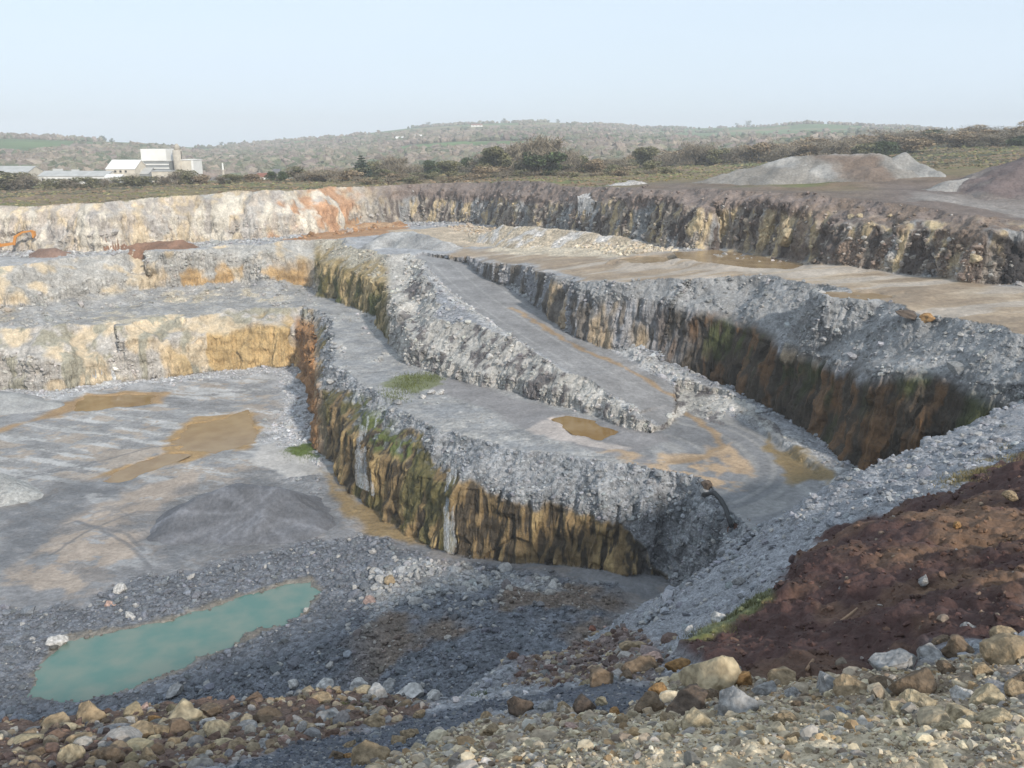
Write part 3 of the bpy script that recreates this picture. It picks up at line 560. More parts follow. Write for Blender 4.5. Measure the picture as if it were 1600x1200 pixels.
fg2 = zone([(640, 1170), (720, 1130), (860, 1105), (1000, 1100), (1060, 1050), (1400, 1050), (1640, 985), (1640, 1300), (450, 1300), (500, 1200)], .25, .5, 1.5, seed=97) * Nn
put(C3(.26, .205, .15), fg2, .85); put(C3(.46, .385, .275), fg2 * zone([(800, 1200), (1050, 1120), (1400, 1090), (1640, 1080), (1640, 1300), (800, 1300)], .4, .8, 1.5, seed=98), .8)  # lower right rubble lightened: sunlight put into the ground colour
put(C3(.13, .08, .06), zone([(780, 1075), (830, 1000), (1000, 1000), (1050, 1040), (980, 1070)], .3, .6, 1.5, seed=99) * Nn * .75, .9)
put(C3(.095, .103, .122), zone([(280, 1220), (440, 1168), (640, 1122), (720, 1104), (860, 1080), (1020, 1072), (1000, 1096), (965, 1118), (860, 1094), (770, 1112), (690, 1145), (640, 1175), (540, 1220)], .08, .12, .7, seed=160) * (i == 5), .25)
col *= (1 + .10 * n_d[:, None]); col = np.clip(col, .012, .8)

# rough rock: push the surface in and out, most of all on the faces
on_pit = (i >= 1) & (i <= 4)
H2 = NRM.copy()
lay = fbm(X / 5, Y / 5, Z / 1.2, o=3, seed=101)
amp = np.where(on_pit, steep, 0) ; amp = np.clip(amp * 1.6, 0, 1)
wd, wv_ = par(worley, X / 2.1, Y / 2.1, Z / 3.0, seed=111)
dsp = amp * (0.26 * rib + .40 * rib3 + np.where(UB < 480, .65, .28) * lay + 0.45 * n_b + 0.7 * (wv_ - .5))
rz = rub * (1 - 0.5 * amp)
w1, v1_ = par(worley, X / 1.2, Y / 1.2, Z / 1.2, seed=120); w2, v2_ = par(worley, X / .5, Y / .5, Z / .5, seed=124)
dist = np.linalg.norm(V, axis=1); farm = ss(14, 40, dist)
dsp = dsp + amp * (i == 1) * (UB > 640) * (.55 * (v1_ - .5) * (w1 < .7) + .25 * (.5 - w1))
dsp = dsp + farm * rz * (0.34 * (.6 - w1) * v1_ * 2 + 0.13 * (.5 - w2))
nm = dist < 45
w3 = np.zeros(len(V)); w4 = np.zeros(len(V)); v3 = np.zeros(len(V))
w3[nm], v3[nm] = par(worley, X[nm] / .30, Y[nm] / .30, Z[nm] / .30, seed=130); w4[nm], _ = par(worley, X[nm] / .11, Y[nm] / .11, Z[nm] / .11, seed=134)
sn = np.zeros(len(V)); sm = soil > .05; sn[sm] = .14 * np.abs(fbm(X[sm] / 1.1, Y[sm] / 1.1, Z[sm] / .6, o=5, seed=140)) + .25 * vn(X[sm] / 2.1, Y[sm] / 1.2, seed=141) + .10 * fbm(X[sm] / .25, Y[sm] / .25, Z[sm] / .25, o=3, seed=142)
dsp = dsp + sn * soil
dsp = dsp + (i == 5) * nm * rub * (0.13 * (.6 - w3) * (0.3 + v3) + 0.05 * (.5 - w4))
V = V + H2 * dsp[:, None]
near_face = (i[T] == 5).all(1)
attrs = lambda ids: {'rub': rub[ids], 'wet': wet[ids], 'stp': amp[ids] * (1 - .6 * rub[ids])}
def sub(name, mask, mat, **k):
    t = T[mask]; ids, inv = np.unique(t, return_inverse=True); return mesh_np(name, V[ids], inv.reshape(-1, 3), mat, cols=col[ids], attrs=attrs(ids), smooth=True, **k)
tag(sub('quarry_terrain', ~near_face, M_GROUND), 'stepped limestone quarry pit with benches, haul road and grassy rim', kind='structure')
tag(sub('near_bank_ground', near_face, M_NEAR), 'rubble and red brown soil bank in the foreground', kind='structure')
print('terrain done', round(time.time() - T0, 1))
#@@PART2
# ------------------------------------------------------------------ water
def water_mat(name, c, rough=0.12, mud=None, depthcol=None):
    m, t, b = node_mat(name); lk = t.links.new
    geo = N(t, 'ShaderNodeNewGeometry'); n = N(t, 'ShaderNodeTexNoise'); n.inputs['Scale'].default_value = .35; n.inputs['Detail'].default_value = 3; lk(geo.outputs['Position'], n.inputs['Vector'])
    mxx = N(t, 'ShaderNodeMix', data_type='RGBA'); lk(mul_map(t, n.outputs[0], 0, 1, .35, .65), mxx.inputs[0]); mxx.inputs[6].default_value = (*c, 1); mxx.inputs[7].default_value = (*(depthcol or c), 1)
    lk(mxx.outputs[2], b.inputs['Base Color']); b.inputs['Roughness'].default_value = rough; b.inputs['IOR'].default_value = 1.33
    n2 = N(t, 'ShaderNodeTexNoise'); n2.inputs['Scale'].default_value = 6; lk(geo.outputs['Position'], n2.inputs['Vector'])
    bp = N(t, 'ShaderNodeBump'); bp.inputs['Strength'].default_value = .15; bp.inputs['Distance'].default_value = .02; lk(n2.outputs[0], bp.inputs['Height']); lk(bp.outputs[0], b.inputs['Normal'])
    return m
def water_sheet(name, poly, z, mat, label, grow=1.0):
    c = np.mean(poly, 0); q = [(p - c) * (1 + grow / (np.linalg.norm(p - c) + 1e-6)) + c for p in np.array(poly)]
    bm = bmesh.new(); f = bm.faces.new([bm.verts.new((p[0], p[1], z)) for p in q]); bmesh.ops.triangulate(bm, faces=[f])
    o = obj(name, bm, mat)
    for p in o.data.polygons:
        if p.normal.z < 0: p.flip()
    return tag(o, label, kind='structure')
M_TURQ = water_mat('turquoise_water', (.085, .175, .15), .12, depthcol=(.15, .20, .165)); M_BROWN = water_mat('brown_water', (.20, .115, .035), .12, depthcol=(.26, .17, .07))
M_SILT = water_mat('silty_water', (.25, .17, .09), .2, depthcol=(.32, .23, .13))
water_sheet('pool_water', POOL, -45.25, M_TURQ, 'turquoise pool on the pit floor', .8)
for (nm, lv, pp), lb in zip(PUD, ['large ochre puddle on the pit floor', 'long orange puddle below the cream cliff', 'orange puddle on the middle bench', 'brown pond on the upper level', 'small puddle on the tan plain',
                                  'thin puddle beside the pale rubble', 'narrow ochre puddle on the pit floor']):
    water_sheet('puddle_water', pp, lv - .10, M_SILT if nm in 'efd' else M_BROWN, lb, .9)

# ------------------------------------------------------------------ heaps
def tz(x, y): return float(terrain(np.array([x]), np.array([y]))[0])
def heap(name, label, ridge, slope, colfn, cell=.4, rubv=.3, nz=.35, cat='heap', seed=0, z0=None, lim=None):
    """ridge: list of (x, y, crest z); material falls away from it at the given slope"""
    r = np.array(ridge); base = min(tz(p[0], p[1]) for p in r) if z0 is None else z0; H = r[:, 2].max() - base; R_ = H / slope + 3
    xs = np.arange(r[:, 0].min() - R_, r[:, 0].max() + R_, cell); ys = np.arange(r[:, 1].min() - R_, r[:, 1].max() + R_, cell)
    gx, gy = np.meshgrid(xs, ys); x, y = gx.ravel(), gy.ravel(); wx = x + .9 * fbm(x / 5, y / 5, o=3, seed=seed); wy = y + .9 * fbm(x / 5, y / 5, o=3, seed=seed + 1)
    z = np.full(x.shape, -1e9)
    segs = [(r[k], r[k + 1]) for k in range(len(r) - 1)] or [(r[0], r[0] + np.array([.01, 0, 0]))]
    for a, b in segs:
        e = b[:2] - a[:2]; t = np.clip(((wx - a[0]) * e[0] + (wy - a[1]) * e[1]) / (e @ e), 0, 1)
        d = np.hypot(wx - a[0] - e[0] * t, wy - a[1] - e[1] * t); z = np.maximum(z, a[2] + (b[2] - a[2]) * t - slope * (np.sqrt(d * d + .5) - .7))
    z += nz * fbm(x / 2.5, y / 2.5, o=4, seed=seed + 2) + rubv * .25 * (.5 - _worley(x / .9, y / .9, seed=seed + 3)[0])
    tzv = terrain(x, y)
    if lim is not None: z -= 3 * np.maximum(0, lim - tzv)
    ok = z > tzv - .5; z = np.maximum(z, tzv - .6)
    ny, nx = gx.shape; q = (np.arange(ny - 1)[:, None] * nx + np.arange(nx - 1)[None]).ravel(); Fq = np.stack([q, q + 1, q + nx + 1, q + nx], 1); Fq = Fq[ok[Fq].any(1)]
    ids, inv = np.unique(Fq, return_inverse=True); Vh = np.stack([x, y, z], 1)[ids]; cx, cy = r[:, 0].mean(), r[:, 1].mean(); off = np.array([cx, cy, base])
    c = colfn(Vh[:, 0], Vh[:, 1], Vh[:, 2], base, H); n = len(ids)
    o = mesh_np(name, Vh - off, inv.reshape(-1, 4), M_GROUND, cols=np.clip(c, .01, .8), attrs={'rub': np.full(n, rubv), 'wet': np.zeros(n)}, smooth=True, loc=off)
    return tag(o, label, cat)
def cf(c1, c2=None, s=4, sd=0, th=(0, .35)):
    c1 = np.array(c1); c2 = np.array(c2 if c2 is not None else c1 * 1.2)
    return lambda x, y, z, b, H: c1 + (c2 - c1) * ss(th[0], th[1], _fbm(x / s, y / s, z / s, o=4, seed=200 + sd))[:, None]
A = lambda u, v, d: tuple(Q(u, v, d))
heap('gravel_heap', 'dark grey gravel heap standing alone on the pit floor near the turquoise pool', [A(278, 802, 99), A(325, 768, 102), A(370, 754, 103), A(425, 757, 103), A(465, 785, 101)], .62, lambda x, y, z, b, H: np.array([.115, .118, .13]) * (1 + .45 * ss(-.1, .5, _fbm(np.arctan2(y - 99, x + 31) * 7, z * .12, o=4, seed=201)))[:, None], rubv=.25, nz=.35)
heap('gravel_heap', 'rounded light grey gravel heap below the cream cliff, cut by the left edge', [A(-150, 612, 150), A(-30, 611, 151), A(20, 615, 152), A(60, 624, 151)], .42, cf((.25, .25, .25), (.30, .30, .295), 6, 2), rubv=.15, nz=.15)
heap('stone_chip_heap', 'pale grey stone chip heap at the left edge of the pit floor', [A(-120, 735, 112), A(-20, 740, 111), A(20, 760, 109)], .6, cf((.33, .33, .32), (.40, .39, .37), 3, 3), rubv=.5, nz=.2)
heap('soil_heap', 'long reddish brown soil heap on the upper level below the far white cliff', [A(185, 388, 212), A(225, 379, 213), A(280, 376, 213), A(295, 381, 213)], .5, cf((.20, .115, .075), (.26, .15, .10), 4, 4), rubv=.25, lim=-24.6)
heap('soil_heap', 'tiny brown soil heap beside the orange excavator', [A(72, 387, 205), A(84, 387, 205)], .6, cf((.20, .13, .10)), rubv=.25, lim=-25.2)
heap('soil_heap', 'orange brown soil slope heaped against the far wall in the centre', [A(440, 378, 236), A(500, 350, 248), A(560, 344, 256), A(620, 343, 258)], .45, cf((.33, .18, .09), (.38, .25, .15), 6, 5), rubv=.5, lim=-22.6)
heap('gravel_heap', 'grey gravel heap with a pale crest at the top of the haul road', [A(575, 378, 200), A(610, 361, 208), A(645, 362, 206), A(690, 378, 194)], .42, cf((.27, .265, .26), (.34, .335, .325), 5, 6), rubv=.45, lim=-22.4)
heap('gravel_heap', 'low grey gravel heap left of the haul road top', [A(490, 377, 208), A(530, 371, 214), A(550, 378, 212)], .5, cf((.27, .27, .27), (.33, .33, .33), 5, 7), rubv=.5, lim=-22.8)
heap('rubble_heap', 'long cream rubble heap along the foot of the dark ribbed wall', [A(735, 354, 210), A(790, 352, 200), A(850, 357, 188), A(930, 364, 178), A(985, 372, 170), A(1040, 382, 163)], .55, cf((.43, .36, .27), (.50, .47, .44), 3, 8), rubv=.95, lim=-21.0)
heap('spoil_heap', 'long grey spoil heap with a flat crest on the right hand rim', [A(1085, 288, 180), A(1155, 265, 182), A(1220, 248, 182), A(1290, 240, 182), A(1372, 240, 178), A(1372, 262, 172)], .5, lambda x, y, z, b, H: (lambda m, c: c * (1 - m) + np.array([.17, .12, .09]) * m)((ss(58, 63, x + .4 * (z - b - 7) + 2.5 * _fbm(x / 3, z / 2, o=4, seed=222)) * ss(72, 70, x + _fbm(x / 2, z / 2, o=3, seed=223)) * ss(b + .6, b + 2.4, z) * ss(b + 7.2, b + 6.0, z))[:, None] * .8, cf((.22, .205, .185), (.29, .28, .265), 6, 9)(x, y, z, b, H)), rubv=.3, z0=-8.6, lim=-9.6)
heap('spoil_heap', 'pointed pale grey spoil heap at the right end of the long rim heap', [A(1412, 238, 178), A(1440, 254, 175), A(1480, 279, 168)], .62, cf((.26, .25, .235), (.31, .30, .28), 8, 10), rubv=.2, z0=-8.6, lim=-9.6)
heap('spoil_heap', 'small pale spoil heap on the rim, right of the pointed heap', [A(1480, 284, 150), A(1510, 281, 150)], .5, cf((.30, .28, .26)), rubv=.3, lim=-11.5)
heap('spoil_heap', 'broad grey brown spoil heap on the rim at the right edge', [A(1550, 285, 142), A(1620, 240, 150), A(1700, 210, 154)], .42, cf((.14, .11, .105), (.19, .165, .15), 8, 11), rubv=.3, lim=-13)
heap('rubble_heap', 'low pale rubble heap on the rim left of the long spoil heap', [A(945, 289, 204), A(985, 281, 202), A(1015, 289, 200)], .4, cf((.38, .36, .34)), rubv=.9, lim=-12.5)
heap('gravel_heap', 'small smooth grey gravel heap at the foot of the cream and ochre cliff', [A(198, 604, 163), A(212, 598, 164)], .6, cf((.24, .24, .245)), rubv=.1, nz=.1)
heap('rubble_heap', 'light grey rubble heap at the foot of the cream and ochre cliff', [A(125, 612, 164), A(160, 590, 167), A(185, 596, 167)], .6, cf((.36, .36, .36)), rubv=.9, nz=.2)

# ------------------------------------------------------------------ loose stones
def rock_template(n, seed, rough=.28, cuts=7, flat=.75, lo=.5, hi=.85):
    bm = bmesh.new(); bmesh.ops.create_icosphere(bm, subdivisions=n, radius=1.0); r = np.random.default_rng(seed)
    v = np.array([q.co[:] for q in bm.verts]); f = np.array([[q.index for q in p.verts] for p in bm.faces]); bm.free()
    for _ in range(cuts):
        d = r.normal(size=3); d /= np.linalg.norm(d); h = r.uniform(lo, hi); k = v @ d - h; v = v - np.where(k > 0, k * .93, 0)[:, None] * d
    if rough: v = v * (1 + rough * _fbm(v[:, 0] * 1.3 + seed * 7, v[:, 1] * 1.3, v[:, 2] * 1.3, o=5, seed=seed, g=.55))[:, None]
    v *= np.array([r.uniform(.85, 1.2), r.uniform(.75, 1.05), r.uniform(flat * .8, flat * 1.15)]); return v, f
def euler(a):
    ca, sa = np.cos(a), np.sin(a); o = np.zeros(len(a)); l = np.ones(len(a)); 
    Rx = np.stack([l, o, o, o, ca[:, 0], -sa[:, 0], o, sa[:, 0], ca[:, 0]], 1).reshape(-1, 3, 3); Rz = np.stack([ca[:, 2], -sa[:, 2], o, sa[:, 2], ca[:, 2], o, o, o, l], 1).reshape(-1, 3, 3)
    Ry = np.stack([ca[:, 1], o, sa[:, 1], o, l, o, -sa[:, 1], o, ca[:, 1]], 1).reshape(-1, 3, 3); return Rz @ Ry @ Rx
def scatter(name, label, pos, size, cols, tmpls, mat):
    n = len(pos); R_ = euler(RNG.uniform(-.5, .5, (n, 3)) + np.stack([np.zeros(n), np.zeros(n), RNG.uniform(0, 6.28, n)], 1)); kind = RNG.integers(0, len(tmpls), n); VV, FF, CC = [], [], []; b = 0
    for k, (tv, tf) in enumerate(tmpls):
        s = np.nonzero(kind == k)[0]
        if not len(s): continue
        v = np.einsum('nij,kj->nki', R_[s], tv) * size[s][:, None, None] + pos[s][:, None]; VV.append(v.reshape(-1, 3))
        FF.append((tf[None] + (np.arange(len(s)) * len(tv))[:, None, None] + b).reshape(-1, 3)); b += len(s) * len(tv); CC.append(np.repeat(cols[s], len(tv), 0))
    o = mesh_np(name, np.concatenate(VV), np.concatenate(FF), mat, cols=np.clip(np.concatenate(CC), .01, .8)); return tag(o, label, kind='stuff')
track = zone([(280, 1220), (440, 1168), (640, 1122), (720, 1104), (860, 1080), (1020, 1072), (1000, 1096), (965, 1118), (860, 1094), (770, 1112), (690, 1145), (640, 1175), (540, 1220)], .08, .12, .7, seed=160) * (i == 5)
track_m = track > .5
azv = np.degrees(np.arctan2(np.abs(X), np.maximum(Y, .01))); vis = (azv < 36) & (Y > 2)
def pick(mask, n, power=1.5):
    wgt = mask * vis * np.clip(rub, 0, 1) ** power; wgt = wgt / wgt.sum(); return RNG.choice(len(X), n, p=wgt)
T1 = [rock_template(1, k, .12, 8, .75, .35, .75) for k in range(12)]; T2 = [rock_template(2, 20 + k, .10, 11, .75, .32, .72) for k in range(10)]
def stones(name, label, mask, n, k, lo, hi, tm, mat, sat=.04, pale=.12, spread=.45, lift=.25, own=None, power=1.5):
    mask = mask & ~track_m
    ii = pick(mask, n, power); p = V[ii].copy(); d = dist[ii]
    s = np.clip(k * d * np.exp(RNG.normal(0, spread, n)), lo, hi) * (1 + 1.2 * (RNG.random(n) < .02)); p[:, 2] += s * lift * .5
    base = col[ii] if own is None else np.array(own)[RNG.integers(0, len(own), n)]
    c = base * np.exp(RNG.normal(.0, .19, (n, 1))) * np.exp(RNG.normal(0, sat * .4, (n, 3))); w_ = RNG.random(n) < pale; c[w_] = c[w_] * .35 + np.array([.42, .40, .37]) * .65
    return scatter(name, label, p, s, c, tm, mat)
floorn = (i == 4) & (S <= .3) & (dist < 140)
stones('rock_rubble', 'blue grey broken rock strewn over the near pit floor', floorn & (rub > .5), 17000, .0016, .08, .6, T1, M_STONES, lift=.35, pale=.05, spread=.55)
stones('rock_rubble', 'loose grey stones on the bench edges and cliff shoulders', ((i == 2) | (i == 3) | (i == 4)) & (S > -12) & ~floorn & (rub > .45) & ((S < 2.5) | (UB > 500)), 15000, .0013, .08, .6, T1, M_STONES, lift=.25, pale=.07, spread=.6)
stones('rock_rubble', 'loose brown and pale stones caught on the dark ribbed upper wall', (i == 1) & (S > 0) & (S < 9) & (UB > 640), 1600, .0014, .12, .6, T1, M_STONES, lift=.2, pale=.12, spread=.6, power=.4)
stones('rock_rubble', 'pale stones along the foot of the upper walls', (i == 1) & (S > -10) & (S < 1.2) & (rub > .25), 6000, .0014, .12, .7, T1, M_STONES, lift=.3, pale=.15, spread=.6)
gb = (i == 5) & (dist < 60); tanz = gb & (fg2 > .4)
stones('gravel', 'fine blue grey gravel on the near bank', gb & (fg2 < .4) & (fg < .4) & (soil < .3), 9000, .0026, .03, .22, T1, M_STONES_NEAR, lift=.4)
OWN_T = [(.44, .37, .26), (.37, .305, .21), (.50, .43, .31), (.27, .245, .215), (.30, .21, .12), (.21, .165, .125), (.42, .37, .29), (.36, .31, .23)]  # tan and cream stone tones, raised to carry the sunlight on them
OWN_L = [(.24, .19, .13), (.15, .10, .075), (.12, .08, .065), (.18, .175, .175), (.30, .25, .18), (.10, .07, .06)]  # brown and grey stone tones, lowered to carry the duller light there
stones('rock_rubble', 'tan and cream stones piled in the foreground', tanz, 26000, .0021, .007, .07, T2, M_STONES_NEAR, own=OWN_T, lift=.15, spread=.6, sat=.03, pale=.06)
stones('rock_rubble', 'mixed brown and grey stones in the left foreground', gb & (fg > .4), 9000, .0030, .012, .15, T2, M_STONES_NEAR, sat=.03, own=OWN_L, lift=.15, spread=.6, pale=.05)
stones('rock_rubble', 'small stones stuck in the red brown soil bank', gb & (soil > .6), 260, .0020, .01, .08, T2, M_STONES_NEAR, sat=.03, own=[(.17, .12, .09), (.12, .07, .05), (.22, .18, .14)], lift=.2, spread=.6, power=.2)
_tm = track_m.copy(); track_m = np.zeros(len(X), bool)
stones('gravel', 'fine dark blue grey gravel of the narrow foreground track', _tm, 5000, .0016, .006, .05, T1, M_STONES_NEAR, sat=.03, own=[(.10, .108, .13), (.13, .14, .16), (.08, .085, .10), (.19, .19, .195)], lift=.1, spread=.5, power=.1, pale=.02)
stones('rock_rubble', 'band of larger pale blocks below the brown cliff', floorn & (zone([(590, 870), (700, 872), (860, 900), (940, 925), (800, 945), (640, 965), (560, 985)], 1, 2, 5, seed=84) > .4), 420, .0030, .1, .8, T2, M_STONES, lift=.3, spread=.5, pale=.55)
track_m = _tm
stones('soil_clods', 'clods of red brown earth on the soil bank', gb & (soil > .6), 2600, .0016, .008, .09, T1, M_STONES_NEAR, sat=.03, lift=.15, spread=.6, power=.1, pale=0)
bz = gb & (SN < 1) & (zone([(780, 1075), (830, 1000), (1000, 1000), (1050, 1040), (980, 1070)], .3, .6, 1.5, seed=99) > .4)
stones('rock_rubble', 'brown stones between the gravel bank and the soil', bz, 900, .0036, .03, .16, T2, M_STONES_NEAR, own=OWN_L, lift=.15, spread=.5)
print('stones', round(time.time() - T0, 1))

# single boulders one can point at: (u, v centre, width px, colour key, label)
RC = {'tan': (.27, .205, .13), 'cream': (.36, .295, .195), 'orange': (.30, .175, .075), 'brown': (.15, .11, .075), 'dark': (.10, .075, .058), 'grey': (.26, .255, .25), 'white': (.42, .405, .385), 'pink': (.36, .25, .21), 'red': (.20, .09, .06), 'blue': (.22, .23, .25)}
RM = {k: simple_mat(k + '_rock', v, .92, .45, 3.2, bump=.09) for k, v in RC.items()}
big_t = [rock_template(4, 40 + k, .20, 14, .82, .42, .8) for k in range(12)]
big_me = {}
def boulder(u, v, wpx, ck, label, tall=1.0, kk=None, cat='boulder', name='boulder'):
    p = hit(u, v + wpx * .18); d = np.linalg.norm(p); r = wpx / 2 / F_PX * d * 1.35; k = (int(u * 3 + v) % len(big_t)) if kk is None else kk
    key = (k, ck)
    if key not in big_me:
        tv, tf = big_t[k]; o = mesh_np(name, tv, tf, RM[ck], smooth=False); big_me[key] = o.data
        fine = _fbm(tv[:, 0] * 5, tv[:, 1] * 5, tv[:, 2] * 5, o=3, seed=k); nv = tv * (1 + .05 * fine)[:, None]; o.data.vertices.foreach_set('co', nv.astype(np.float32).ravel())
        for q in o.data.polygons: q.use_smooth = True
    else:
        o = D.objects.new(name, big_me[key]); COL.objects.link(o)
    o.location = p + np.array([0, 0, r * (.28 if 950 < u < 1240 else .16)]); o.scale = (r, r, r * tall * .9); o.rotation_euler = ((u * .013) % .5 - .25, (v * .017) % .5 - .25, (u * 1.7 + v) % 6.28)
    return tag(o, label, cat)
